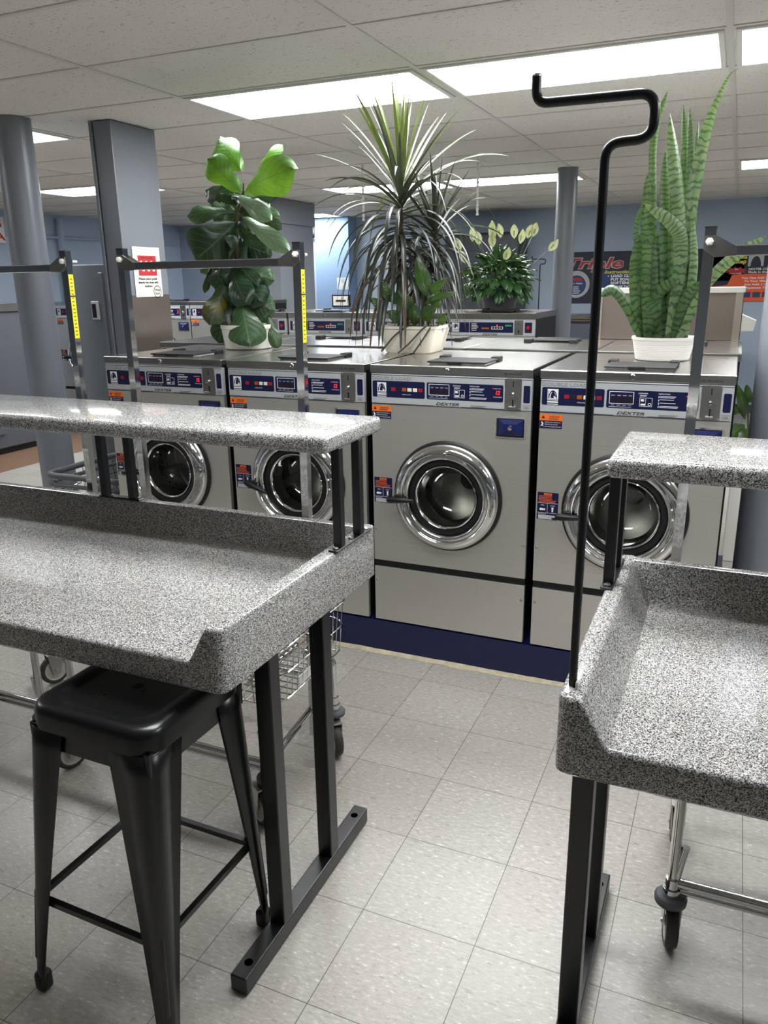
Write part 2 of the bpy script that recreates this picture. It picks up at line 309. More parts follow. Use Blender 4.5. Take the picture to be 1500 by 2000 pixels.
# ---------------- speckled folding tables ----------------
ZR,ZS,ZB=.94,.86,.795
def smooth(a,b_,x): x=min(1,max(0,(x-a)/(b_-a))); return x*x*(3-2*x)
def tray(name,x0,x1,y0,y1,parent):
    def rim(d,w=.036):
        if d<.010: return ZR-(.010-sqrt(max(0,.0001-(.010-d)**2)))
        if d<w: return ZR
        return ZR-(ZR-ZS)*(lambda s:s*s*(3-2*s)*.35+s*.65)(min(1,(d-w)/.05)) if d<w+.05 else ZS
    br=[0,.0015,.004,.007,.010,.02,.034,.037,.042,.05,.06,.07,.078,.083,.086,.09]
    xs=sorted([x0+d for d in br]+[x1-d for d in br]+[x0+(x1-x0)*k/12 for k in range(2,11)])
    ys=sorted([y0+d for d in (0,.0015,.004,.007,.01,.02)]+[y1-d for d in br]+[y0+(y1-y0)*k/8 for k in range(1,7)])
    bm=NB(); R=.022; G=[]
    for y in ys:
        row=[]
        for x in xs:
            z=max(rim(x-x0),rim(x1-x),rim(y1-y)); df=y-y0
            if df<.010: z-=.010-sqrt(max(0,.0001-(.010-df)**2))
            X,Y=x,y
            ex=x0+R if x<x0+R else (x1-R if x>x1-R else None); ey=y0+R if y<y0+R else (y1-R if y>y1-R else None)
            if ex is not None and ey is not None:
                dx,dy=x-ex,y-ey; m=max(abs(dx),abs(dy)); l=sqrt(dx*dx+dy*dy)
                if l>1e-9: X,Y=ex+dx*m/l,ey+dy*m/l
            row.append(bm.verts.new((X,Y,z)))
        G.append(row)
    for i in range(len(ys)-1):
        for j in range(len(xs)-1): bm.faces.new((G[i][j],G[i][j+1],G[i+1][j+1],G[i+1][j]))
    ring=G[0]+[r[-1] for r in G[1:]]+G[-1][-2::-1]+[r[0] for r in G[-2:0:-1]]
    rings=[ring]
    for z,ins in ((ZB+.006,0),(ZB,.006),(ZB,.03),(ZB+.03,.03)):
        nr=[]
        for v in ring:
            c=v.co; cx,cy=(x0+x1)/2,(y0+y1)/2; kx=1-ins/((x1-x0)/2); ky=1-ins/((y1-y0)/2)
            nr.append(bm.verts.new((cx+(c.x-cx)*kx,cy+(c.y-cy)*ky,z)))
        rings.append(nr)
    n=len(ring)
    for a,c in zip(rings,rings[1:]):
        for k in range(n): bm.faces.new((a[k],c[k],c[(k+1)%n],a[(k+1)%n]))
    bm.faces.new(rings[-1]); bmesh.ops.recalc_face_normals(bm,faces=bm.faces)
    return obj(name,bm,M_SPK,parent,35)
def bolt(bm,x,y,z,r=.006):
    lathe(bm,[(0,.006),(r*.7,.005),(r,.002),(r,0)],10,Matrix.Translation((x,y,z)))
def table(loc,x0,x1,label,fx,px,pm,rod,shelf=True,group=None):
    Y0,Y1=1.145,1.885; t=thing('folding_table',label,'folding table',loc,group=group)
    tray('tray_top',x0,x1,Y0,Y1,t)
    for X in fx:
        b=NB(); box(b,X-.022,X+.022,1.17,1.836,.004,.05,.003,2); f=obj('foot_bar',b,M_BLACK,t)
        for yy in (1.215,1.79):
            b=NB(); lathe(b,[(0,.0),(.0105,0),(.0105,.0012),(0,.0012)],16,Matrix.Translation((X,yy,.0496))); tag(obj('bolt_hole',b,M_HOLE,f),'dark open bolt hole')
        b=NB()
        for yy in (1.19,1.815): lathe(b,[(0,0),(.016,0),(.016,.004),(0,.004)],14,Matrix.Translation((X,yy,0)))
        obj('glide',b,M_CASE,f)
        for ya in (1.345,1.601):
            b=NB(); box(b,X-.021,X+.021,ya,ya+.044,.05,ZB+.03,.003,2); obj('leg',b,M_BLACK,t)
    if shelf:
        b=NB(); box(b,x0-.005,x1+.008,1.59,1.915,1.198,1.24,.011,4); obj('upper_shelf',b,M_SPK,t,True)
        for X in px:
            b=NB(); box(b,X-.013,X+.013,1.635,1.845,ZR-.001,ZR+.005,.002,1); p=obj('post_plate',b,M_BLACK,t)
            b=NB(); bolt(b,X,1.652,ZR+.005,.008); bolt(b,X,1.738,ZR+.005); bolt(b,X,1.83,ZR+.005,.008); obj('bolt',b,M_ZINC,p)
            for ya in (1.662,1.775):
                b=NB(); box(b,X-.0115,X+.0115,ya,ya+.025,ZR+.005,1.2,.002,1); obj('shelf_post',b,M_BLACK,t)
        for X in pm:
            b=NB(); box(b,X-.075,X+.085,1.845,1.872,ZR-.001,ZR+.005,.002,1); p=obj('post_plate',b,M_BLACK,t)
            b=NB(); bolt(b,X-.03,1.857,ZR+.005); bolt(b,X+.075,1.857,ZR+.005); obj('bolt',b,M_ZINC,p)
            for xa in (X-.067,X+.042):
                b=NB(); box(b,xa,xa+.024,1.846,1.871,ZR+.005,1.2,.002,1); obj('shelf_post',b,M_BLACK,t)
    if rod:
        x=-.188; P=fillet([(x,1.19,ZR-.01),(x,1.19,1.7625),(x+.061,1.19,1.7645),(x+.061,1.19,1.8195),(x-.098,1.19,1.8205),(x-.098,1.19,1.856)],.022,8)
        b=NB(); tube(b,P,.0068,14); r=obj('hanging_rod',b,M_BLACK,t,True)
        b=NB(); lathe(b,[(0,.003),(.0055,.002),(.0069,0),(.0069,-.002)],14,Matrix.Translation((x-.098,1.19,1.856))); tag(obj('rod_tip',b,M_ZINC,r),'worn bare metal rod tip')
        b=NB(); box(b,x+.006,x+.011,1.178,1.202,ZR,ZR+.012,.001,1); obj('rod_bracket',b,M_WHITE,t)
    return t
T1=table((0,0,0),-2.70,-.857,'speckled grey folding table on the left with the black stool tucked under it',(-.902,-2.655),(-.864,-2.69),(-1.734,),False,group='speckled folding tables with an upper shelf')
T2=table((0,0,0),-.205,1.64,'speckled grey folding table on the right carrying the tall black hanging rod',(-.182,1.617),(-.200,1.635),(.72,),True,group='speckled folding tables with an upper shelf')
T3=table((-2.0,8.42,0),-.205,1.64,'far folding table by the back wall whose black rod shows right of the peace lily',(-.182,1.617),(),(),True,False,'speckled folding tables with an upper shelf')
# ---------------- washers ----------------
RN=random.Random(4)
def plate_hole(bm,x0,x1,z0,z1,cx,cz,r,y,th=.02,n=64):
    A=sorted([2*pi*k/n for k in range(n)]+[math.atan2(z-cz,x-cx)%(2*pi) for x in (x0,x1) for z in (z0,z1)]); C_,O=[],[]
    for a in A:
        c,s=cos(a),sin(a); k=min(((x1 if c>0 else x0)-cx)/c if abs(c)>1e-9 else 1e9,((z1 if s>0 else z0)-cz)/s if abs(s)>1e-9 else 1e9)
        C_.append((cx+r*c,cz+r*s)); O.append((cx+k*c,cz+k*s))
    V=[[bm.verts.new((p[0],yy,p[1])) for p in L] for L,yy in ((C_,y),(O,y),(O,y+th),(C_,y+th))]; n=len(A)
    for a,c in ((V[0],V[1]),(V[1],V[2]),(V[3],V[0])):
        for k in range(n): bm.faces.new((a[k],a[(k+1)%n],c[(k+1)%n],c[k]))
    bmesh.ops.recalc_face_normals(bm,faces=bm.faces)
def horse(bm,x0,x1,z0,z1,y,par):
    # white badge with an arch and a horse head above three name bars
    W,H=x1-x0,z1-z0; b=NB(); box(b,x0,x1,y-.0006,y,z0+.36*H,z1,0)
    for z in (.27,.0): box(b,x0,x1,y-.0006,y,z0+z*H,z0+(z+.055)*H)
    box(b,x0,x1,y-.0006,y,z0+.12*H,z0+.22*H); o=obj('horse_badge',b,M_WHITE,par)
    b=NB(); P=[]; cx,cz=x0+.5*W,z0+.40*H
    for k in range(13): a=pi*k/12; P.append((cx+.40*W*cos(a),cz+.52*H*sin(a)))
    for k in range(13): a=pi-pi*k/12; P.append((cx+.32*W*cos(a),cz+.44*H*sin(a)))
    prism(b,P,y-.0012,y-.0004)
    hd=[(.30,.42),(.30,.56),(.36,.72),(.46,.82),(.54,.90),(.56,.83),(.64,.76),(.76,.60),(.80,.54),(.74,.49),(.68,.53),(.60,.58),(.56,.56),(.60,.48),(.60,.42)]
    prism(b,[(x0+u*W,z0+v*H) for u,v in hd],y-.0012,y-.0004)
    for k in range(4): box(b,x0+.05*W,x0+.12*W,y-.0012,y-.0004,z0+(.46+.12*k)*H,z0+(.52+.12*k)*H)
    obj('badge_ink',b,M_NAVY,o); return o
WU,DZ=.664,.155
def washer_parts(t):
    def fin(name,bm,m,par=t,sm=False,lab=None):
        bmesh.ops.transform(bm,matrix=Matrix.Translation((0,0,-DZ)),verts=bm.verts); o=obj(name,bm,m,par,sm)
        if lab: o['label']=lab
        return o
    b=NB()
    for q in ((.004,.02,.02,.715,.156,1.236),(.644,.66,.02,.715,.156,1.236),(.02,.644,.70,.715,.156,1.236),(.02,.644,.02,.70,.156,.17),(.02,.644,.02,.70,1.22,1.236)): box(b,*q)
    fin('cabinet',b,M_CASE)
    b=NB(); box(b,.003,.661,0,.02,.160,.408,.0025,2); p=fin('kick_panel',b,M_STEEL)
    for u in (.014,.650): b=NB(); lathe(b,[(0,.004),(.004,.0035),(.0065,0)],12,FY(u,.345)); fin('screw',b,M_ZINC,p)
    b=NB(); box(b,.004,.660,.006,.02,.408,.438); box(b,.004,.660,.002,.02,.416,.42); fin('dark_seam',b,M_CASE)
    cx,cz=.331,.748
    b=NB(); plate_hole(b,.003,.661,.438,1.110,cx,cz,.222,0); p=fin('front_panel',b,M_STEEL)
    for u in (.014,.650): b=NB(); lathe(b,[(0,.004),(.004,.0035),(.0065,0)],12,FY(u,.577)); fin('screw',b,M_ZINC,p)
    # door
    b=NB(); lathe(b,[(.229,.0),(.229,.006),(.224,.010),(.214,.012),(.214,-.02)],64,FY(cx,cz)); fin('door_gasket',b,M_RUBBER,t,True)
    b=NB(); lathe(b,[(.213,-.01),(.2165,.006),(.2185,.016),(.216,.028),(.208,.040),(.197,.047),(.187,.049),(.183,.046),(.181,.041),(.177,.041),(.173,.044),(.166,.044),(.160,.039),(.157,.030),(.157,.016)],72,FY(cx,cz)); d=fin('door_ring',b,M_CHROME,t,True)
    b=NB(); lathe(b,[(.158,.016),(.155,.025),(.148,.027),(.136,.024),(.131,.014)],64,FY(cx,cz)); fin('inner_gasket',b,M_RUBBER,d,True)
    b=NB(); lathe(b,[(.133,.014),(.131,.024),(.127,.026),(.123,.022),(.120,.010),(.117,-.02),(.113,-.05)],64,FY(cx,cz)); fin('window_rim',b,M_CHROME,d,True)
    b=NB(); lathe(b,[(.122,.012),(.117,-.03),(.108,-.075),(.095,-.10),(.06,-.112),(0,-.115)],48,FY(cx,cz)); fin('door_window',b,M_GLASS,d,'all')
    # drum
    b=NB(); lathe(b,[(.160,.0),(.165,-.03),(.20,-.06),(.262,-.07),(.262,-.36)],56,FY(cx,cz))
    for k in range(3):
        a=radians(200+120*k); m_=FY(cx,cz)@Matrix.Rotation(a,4,'Z'); box(b,.205,.262,-.02,.02,-.43,-.08,.012,2,0,m_)
    fin('drum',b,M_DRUM,t,True)
    b=NB(); lathe(b,[(.262,-.355),(.255,-.36),(.10,-.325),(.045,-.315)],64,Matrix.Rotation(pi/2,4,'X')); o=obj('drum_back',b,M_RADIAL,t,True,(cx,0,cz-DZ)); b=NB(); lathe(b,[(.047,-.316),(.045,-.305),(.030,-.300),(0,-.300)],32,Matrix.Rotation(pi/2,4,'X')); obj('drum_hub',b,M_RUBBER,o,True)
    b=NB()
    for i in range(6):
        for k in range(44):
            a=2*pi*(k+.5*(i%2))/44; m_=FY(cx,cz)@Matrix.Rotation(a,4,'Z'); box(b,.2605,.2612,-.006,.006,-.11-.035*i-.004,-.11-.035*i+.004,0,1,0,m_)
    tag(fin('drum_holes',b,M_CASE,t),kind='stuff')
    # control panel
    y=-.004; b=NB(); box(b,.003,.661,y,.02,1.112,1.234,.003,2); c=fin('control_panel',b,M_PANEL)
    b=NB()
    for u0,u1,z0,z1,r in ((.010,.235,1.140,1.2055,.006),(.243,.552,1.140,1.2055,.006),(.630,.655,1.142,1.207,.005)): prism(b,rrect(u0,u1,z0,z1,r),y-.0008,y)
    box(b,.003,.661,y-.0006,y,1.2275,1.2295); box(b,.003,.272,y-.0006,y,1.1135,1.1155); box(b,.386,.556,y-.0006,y,1.1135,1.1155); fin('navy_overlay',b,M_NAVY,c)
    y2=y-.0008; h=horse(None,.030,.070,1.142-DZ,1.199-DZ,y2,c)
    for k,m_ in enumerate((M_RED,M_DARKLAMP,M_AMBER,M_CREAM,M_CREAM,M_RED)):
        b=NB(); box(b,.092+.0232*k,.110+.0232*k,y2-.0012,y2,1.166,1.180,.0005,1); fin('mode_lamp',b,m_,c)
    y3=y2-.0002; b=NB(); text(b,'MODE LIGHTS',.158,1.1515,.0042,y3,.036,align='CENTER'); fin('lamp_print',b,M_WHITE,c); b=NB()
    for q in ((.252,.337,1.198,1.2),(.252,.337,1.156,1.158),(.252,.254,1.156,1.2),(.335,.337,1.156,1.2)): box(b,*q[:2],y3-.0004,y3,*q[2:])
    for k,s in enumerate(('HOT','WARM','WARM','COLD')): text(b,s,.266+.0195*k,1.184,.004,y3,.012,align='CENTER'); text(b,('HEAVY','MEDIUM','GENTLE','BULKY')[k] if 0 else s,.266+.0195*k,1.1495,.0032,y3,.012,align='CENTER')
    box(b,.252,.33,y3-.0003,y3,1.1445,1.1455)
    fin('cycle_print',b,M_WHITE,c); b=NB(); text(b,'DISPENSER',.352,1.194,.0045,y3,.032); bars(b,.357,1.190,.03,2,.003,.0013,y3,RN)
    for q in ((.357,.400,1.180,1.1812),(.357,.400,1.150,1.1512),(.357,.3582,1.150,1.1812),(.3988,.400,1.150,1.1812),(.361,.378,1.154,1.160),(.361,.372,1.168,1.176),(.377,.3782,1.16,1.181)): box(b,*q[:2],y3-.0004,y3,*q[2:])
    lathe(b,[(.0035,.0004),(.0055,.0004)],16,FY(.391,1.158,y3))
    fin('dispenser_print',b,M_WHITE,c); b=NB(); text(b,'INSTRUCTIONS',.420,1.194,.005,y3,.038)
    for g in range(4): bars(b,.425,1.189-.0115*g,.064,2 if g in(0,3) else 1,.0042,.0018,y3,RN); box(b,.420,.4225,y3-.0003,y3,1.182-.0115*g,1.189-.0115*g)
    fin('instruction_print',b,M_WHITE,c); b=NB(); text(b,'RIGHT COIN',.53,1.190,.0035,y3,.024,align='CENTER'); text(b,'TIME REMAINING',.53,1.158,.0035,y3,.034,align='CENTER'); fin('display_print',b,M_WHITE,c)
    b=NB()
    for k in range(4): box(b,.259+.0195*k,.2735+.0195*k,y3-.001,y3,1.161,1.181,.0004,1)
    fin('cycle_button',b,M_DARKLAMP,c)
    b=NB(); text(b,'12',.5315,1.169,.015,y3-.0006,.016,shear=.15,bold=.03,align='CENTER'); lathe(b,[(0,.001),(.0018,.001)],10,FY(.513,1.192,y3)); fin('red_display',b,M_DIGIT,c)
    b=NB(); text(b,'DOUBLE LOAD',.0085,1.2105,.0115,y-.0006,.168,bold=.015); fin('load_lettering',b,M_OUTLINE,c)
    b=NB(); text(b,'DOUBLE LOAD',.0095,1.2118,.009,y-.0009,.166,bold=-.018); fin('load_lettering_fill',b,M_PANEL,c)
    b=NB(); text(b,'DEXTER',.2815,1.1185,.0105,y-.0006,.096,shear=.35,bold=.025); text(b,'COMMERCIAL WASHER',.281,1.1132,.0036,y-.0006,.096)
    fin('name_lettering',b,M_INK,c); b=NB(); bars(b,.425,1.1225,.068,2,.0045,.0014,y-.0003,RN); fin('fine_print',b,M_INK,c); b=NB(); text(b,'MADE IN',.642,1.1285,.0032,y-.0006,.018,align='CENTER'); text(b,'USA',.642,1.1215,.0055,y-.0006,.018,bold=.02,align='CENTER')
    for q in ((.6285,.6555,1.1185,1.1192),(.6285,.6555,1.1335,1.1342),(.6285,.6292,1.1185,1.1342),(.6548,.6555,1.1185,1.1342)): box(b,*q[:2],y-.0004,y,*q[2:])
    fin('origin_lettering',b,M_INK,c)
    b=NB(); prism(b,rrect(.5585,.6225,1.114,1.2325,.003),y-.003,y); k=fin('coin_slide',b,M_ZINC,c)
    b=NB(); box(b,.589,.592,y-.0035,y-.003,1.200,1.222); box(b,.5875,.5935,y-.0035,y-.003,1.128,1.152); fin('coin_slot',b,M_CASE,c)
    b=NB(); lathe(b,[(0,.018),(.006,.016),(.009,.008),(.009,0)],16,FY(.5905,1.172,y-.003)); fin('coin_return_knob',b,M_CHROME,c,True)
    b=NB(); box(b,.578,.603,y-.02,y-.003,1.124,1.130,.002,2); fin('coin_tray',b,M_CHROME,c)
    for u,z in ((.563,1.228),(.618,1.228),(.563,1.1185),(.618,1.1185)): b=NB(); lathe(b,[(0,.0025),(.003,.002),(.0042,0)],10,FY(u,z,y-.003)); fin('rivet',b,M_CHROME,c,True)
    # top
    b=NB(); box(b,0,WU,-.006,.72,1.236,1.2685,.003,2); l=fin('lid',b,M_STEELTOP)
    b=NB(); lathe(b,[(0,.004),(.003,.004),(.0035,.007),(.0085,.007),(.011,.003),(.011,0)],20,FY(.328,1.2525,-.006)); fin('lid_lock',b,M_CHROME,l,True)
    b=NB(); text(b,'18lb. Wash $3.00',.553,1.2455,.0065,-.0064,.068); fin('price_lettering',b,M_INK,l)
    b=NB(); box(b,.216,.462,.068,.252,1.274,1.281,.003,2,0,None); box(b,.300,.362,.062,.074,1.271,1.2815,.002,1); f=fin('soap_flap',b,M_CASE)
    for u in (.205,.428):
        b=NB(); box(b,u,u+.035,.245,.305,1.2685,1.286,.003,1); fin('hinge',b,M_CASE,f)
    b=NB(); box(b,.225,.455,.075,.29,1.2685,1.2745); fin('soap_tray',b,M_STEELTOP,f)
    # coin box door
    b=NB(); P=rrect(.523,.643,1.003,1.086,.006); Q=rrect(.529,.637,1.009,1.080,.004); n=len(P)
    A=[[b.verts.new((u,yy,z)) for u,z in L] for L,yy in ((P,-.0005),(P,-.004),(Q,-.004),(Q,.0))]
    for a,c2 in zip(A,A[1:]):
        for k in range(n): b.faces.new((a[k],c2[k],c2[(k+1)%n],a[(k+1)%n]))
    fin('coin_box_frame',b,M_CHROME)
    b=NB(); prism(b,Q,-.0012,0); fin('coin_box_recess',b,M_CASE)
    b=NB(); V=[[b.verts.new((u,yy,z)) for u,z in L] for L,yy in (([(.537,1.014),(.633,1.014),(.633,1.0775),(.537,1.0775)],-.002),([(.537,1.014),(.633,1.014),(.633,1.0775),(.537,1.0775)],-.006),([(.560,1.030),(.612,1.030),(.612,1.0615),(.560,1.0615)],-.020))]
    for a,c2 in zip(V,V[1:]):
        for k in range(4): b.faces.new((a[k],a[(k+1)%4],c2[(k+1)%4],c2[k]))
    b.faces.new(V[2]); bmesh.ops.recalc_face_normals(b,faces=b.faces); x=fin('coin_box',b,M_BLUEBOX)
    b=NB(); lathe(b,[(0,.004),(.004,.004),(.0045,.007),(.009,.006),(.0105,0)],20,FY(.586,1.046,-.020)); fin('coin_lock',b,M_CHROME,x,True)
    # stickers
    b=NB(); box(b,.004,.088,-.0008,0,1.081,1.104); s=fin('warning_sticker',b,M_ORANGE,t,lab='orange and navy warning sticker')
    b=NB(); box(b,.004,.088,-.0008,0,1.051,1.081); fin('sticker_base',b,M_NAVY,s)
    b=NB(); text(b,'WARNING',.058,1.0925,.007,-.001,.038,bold=.02,align='CENTER'); prism(b,[(.011,1.0885),(.024,1.0885),(.0175,1.100)],-.0012,-.0008); bars(b,.038,1.090,.042,2,.003,.0014,-.001,RN); fin('sticker_ink',b,M_INK,s)
    b=NB(); text(b,'NEVER ALLOW CHILDREN TO',.024,1.0725,.0042,-.001,.058); text(b,'OPERATE THE MACHINE',.024,1.0645,.0042,-.001,.048); text(b,'PLAY IN OR AROUND MACHINE',.024,1.056,.0042,-.001,.060)
    prism(b,[(.008,1.058),(.013,1.068),(.010,1.074),(.013,1.078),(.016,1.072),(.020,1.070),(.016,1.066),(.020,1.057),(.015,1.062)],-.0012,-.0008); fin('sticker_print',b,M_WHITE,s)
    b=NB(); prism(b,rrect(.0085,.089,.695,.8035,.003),-.0008,0); s=fin('door_sticker',b,M_NAVY,t,lab='navy sticker showing door handle positions')
    b=NB(); prism(b,rrect(.033,.064,.7925,.8005,.002),-.0012,-.0008); fin('sticker_badge',b,M_ORANGE,s)
    b=NB(); text(b,'DANGER',.0485,.794,.0045,-.0014,.022,bold=.02,align='CENTER'); fin('badge_ink',b,M_NAVY,s)
    b=NB(); bars(b,.014,.790,.068,5,.0058,.0026,-.001,RN); fin('sticker_warning_lines',b,M_ORTEXT,s)
    b=NB()
    for q in ((.010,.0875,.7605,.7615),(.010,.0875,.7215,.7225),(.0475,.0485,.722,.761)): box(b,*q[:2],-.0011,-.0008,*q[2:])
    text(b,'OPEN',.029,.750,.0045,-.001,.013,align='CENTER'); text(b,'LOCKED',.068,.750,.0045,-.001,.018,align='CENTER')
    prism(b,[(.017,.736),(.021,.7405),(.040,.739),(.040,.733),(.021,.731)],-.0013,-.0008); prism(b,[(.064,.746),(.072,.746),(.0705,.727),(.0655,.727)],-.0013,-.0008)
    text(b,'IMPORTANT',.014,.715,.0042,-.001,.03); bars(b,.014,.7125,.068,4,.0042,.0022,-.001,RN); fin('sticker_print',b,M_WHITE,s)
    # handle, its own origin at the pivot
    b=NB(); P=[(-.033,-.060,-.002),(-.03,-.064,-.002),(-.015,-.066,-.002),(.03,-.063,-.001),(.07,-.058,0),(.078,-.055,0)]; tube(b,P,[.006,.0125,.0145,.0115,.0085,.005],12)
    box(b,-.008,.018,-.062,-.02,-.006,.018,.004,2); o=obj('door_handle',b,M_RUBBER,t,True,(.128,0,.732-DZ))
def washer(x,y,label,group): return thing('washing_machine',label,'washing machine',(x,y,DZ),group=group)
GF='double load steel washers in the front row'
X0=-2.713
W1=washer(X0,2.905,'steel washer at the left end of the front row, below the paper pod sign',GF); washer_parts(W1)
HA=[0,.42,0,0]
for i,l in ((1,'second steel washer from the left, its door handle tilted down to the right'),(2,'steel washer standing in the gap between the two folding tables, seen whole'),(3,'rightmost steel washer of the front row, under the tall snake plant')):
    o=dup(W1,(X0+.69*i,2.905,DZ),l)
    for c in o.children:
        if c.name.startswith('door_handle'): c.rotation_euler=(0,HA[i],0)
        if c.name.startswith('drum') : pass
b=NB(); box(b,X0-.02,.06,2.905,4.36,0,DZ-.003); p=tag(obj('plinth',b,M_PLINTH),'long navy blue painted plinth under the front row of washers','plinth')
b=NB(); P=[(X0-.02+.04*k,RN.uniform(-.006,.006)) for k in range(70)]
V0=[b.verts.new((x,2.904,.012+.4*abs(d))) for x,d in P]; V1=[b.verts.new((x,2.885+d,.001)) for x,d in P]
for k in range(len(P)-1): b.faces.new((V1[k],V1[k+1],V0[k+1],V0[k]))
obj('caulk_bead',b,M_CAULK,p)
# tall washers in the far left row are scaled copies
for x,l in ((-7.08,'tall washer far at the left, half hidden by the left round column'),(-5.965,'dim tall washer just right of the grey square column'),(-5.22,'dim tall washer behind the lower leaves of the fiddle leaf fig')):
    o=dup(W1,(x,6.9,DZ),l,'tall washers far behind on the left'); o.scale=(1.115,1,1.136)
# row backing on to the front row
def top_washer(x,label):
    t=thing('washing_machine',label,'washing machine',(x,3.655,DZ),group='washers standing back to back with the front row'); w_=.60
    b=NB(); box(b,.004,w_-.004,.02,.68,.001,1.09); obj('cabinet',b,M_CASE,t)
    b=NB(); box(b,0,w_,0,.70,1.088,1.122,.003,2); obj('lid',b,M_STEELTOP,t)
    b=NB(); box(b,.20,.44,.45,.64,1.128,1.135,.003,1); f=obj('soap_flap',b,M_CASE,t)
    
    for u in (.18,.41): b=NB(); box(b,u,u+.04,.40,.46,1.122,1.141,.003,1); obj('hinge',b,M_CASE,f)
    b=NB(); box(b,.10,.5,-.004,.0,1.082,1.0885); obj('rear_latch',b,M_CASE,t)
for k,l in enumerate(('back row washer at the left end, behind the fiddle leaf fig','back row washer behind the second front washer','back row washer behind the dracaena planter','back row washer behind the washer between the tables','right end back row washer carrying the upright steel splash box')): top_washer(-2.995+.6075*k,l)
# triple load row facing the camera across the far aisle
def triple_parts(t):
    b=NB(); box(b,.004,.70,.02,.75,0,1.15); obj('cabinet',b,M_CASE,t)
    b=NB(); box(b,.003,.702,0,.02,.28,1.02,.002,1); obj('front_panel',b,M_STEEL,t)
    b=NB(); box(b,0,.705,-.006,.76,1.145,1.192,.003,2); l=obj('lid',b,M_STEELTOP,t)
    b=NB(); lathe(b,[(0,.006),(.009,.006),(.011,0)],14,FY(.35,1.168,-.006)); obj('lid_lock',b,M_CHROME,l)
    b=NB(); box(b,.003,.702,-.004,.02,1.022,1.143,.003,1); c=obj('control_panel',b,M_PANEL,t)
    b=NB(); prism(b,rrect(.02,.185,1.045,1.122,.004),-.0055,-.004); prism(b,rrect(.19,.535,1.045,1.122,.004),-.0055,-.004); prism(b,rrect(.625,.68,1.045,1.122,.004),-.0055,-.004); obj('navy_overlay',b,M_NAVY,c)
    horse(None,.045,.105,1.05,1.118,-.0056,c)
    b=NB(); text(b,'DEXTER',.352,1.0255,.013,-.0046,.12,shear=.3,bold=.03,align='CENTER'); obj('name_lettering',b,M_INK,c)
    b=NB(); text(b,'TRIPLE LOAD',.02,1.127,.011,-.0046,.20,bold=.01); obj('load_lettering',b,M_OUTLINE,c)
    b=NB(); box(b,.365,.455,-.0065,-.0055,1.07,1.09); bars(b,.205,1.112,.055,5,.012,.004,-.0056,RN); text(b,'8888',.41,1.073,.013,-.0068,.08,align='CENTER') if 0 else None; obj('counter_window',b,M_CREAM,c)
    b=NB()
    for k in range(4): box(b,.371+.021*k,.388+.021*k,-.0072,-.0065,1.0725,1.0875)
    obj('counter_digit',b,M_CASE,c)
    b=NB(); box(b,.285,.345,-.0062,-.0055,1.07,1.083); obj('amber_window',b,M_AMBER,c)
    b=NB(); text(b,'888',.497,1.092,.014,-.006,.05,align='CENTER'); obj('green_digits',b,M_GREEN,c)
    b=NB(); lathe(b,[(0,.003),(.006,.003)],10,FY(.41,1.10,-.0055)); obj('red_pilot',b,M_DIGIT,c)
    b=NB(); prism(b,rrect(.545,.612,1.03,1.138,.003),-.007,-.004); k=obj('coin_slide',b,M_ZINC,c)
    b=NB(); box(b,.577,.58,-.0076,-.007,1.10,1.122); box(b,.574,.583,-.0076,-.007,1.045,1.068); obj('coin_slot',b,M_CASE,c)
    b=NB(); lathe(b,[(0,.012),(.014,.01),(.017,0)],18,FY(.652,1.082,-.0055)); obj('stop_button',b,M_RED,c,True)
    b=NB(); box(b,.23,.49,.06,.26,1.198,1.206,.003,1); f=obj('soap_flap',b,M_CASE,t); 
    for u in (.21,.46): b=NB(); box(b,u,u+.04,.25,.32,1.192,1.215); obj('hinge',b,M_CASE,f)
    b=NB(); prism(b,rrect(.56,.66,.90,1.0,.004),-.006,0); obj('coin_box',b,M_BLUEBOX,t)
GT='triple load washers across the far aisle'
A=thing('washing_machine','triple load washer under the peace lily, nearest the middle round column','washing machine',(-2.087,6.0,DZ),group=GT); triple_parts(A)
for k,l in ((1,'triple load washer directly behind the dracaena'),(2,'triple load washer in front of the pale blue pillar'),(3,'triple load washer half hidden behind the fiddle leaf fig')): dup(A,(-2.087-.717*k,6.0,DZ),l)
b=NB(); box(b,-7.1,-4.45,6.9,7.62,0,DZ-.003); tag(obj('plinth',b,M_PLINTH),'navy plinth under the tall washers far behind on the left','plinth')
b=NB(); box(b,-4.26,-1.37,6.0,6.75,0,DZ-.003); tag(obj('plinth',b,M_PLINTH),'far navy plinth under the triple load washers','plinth')
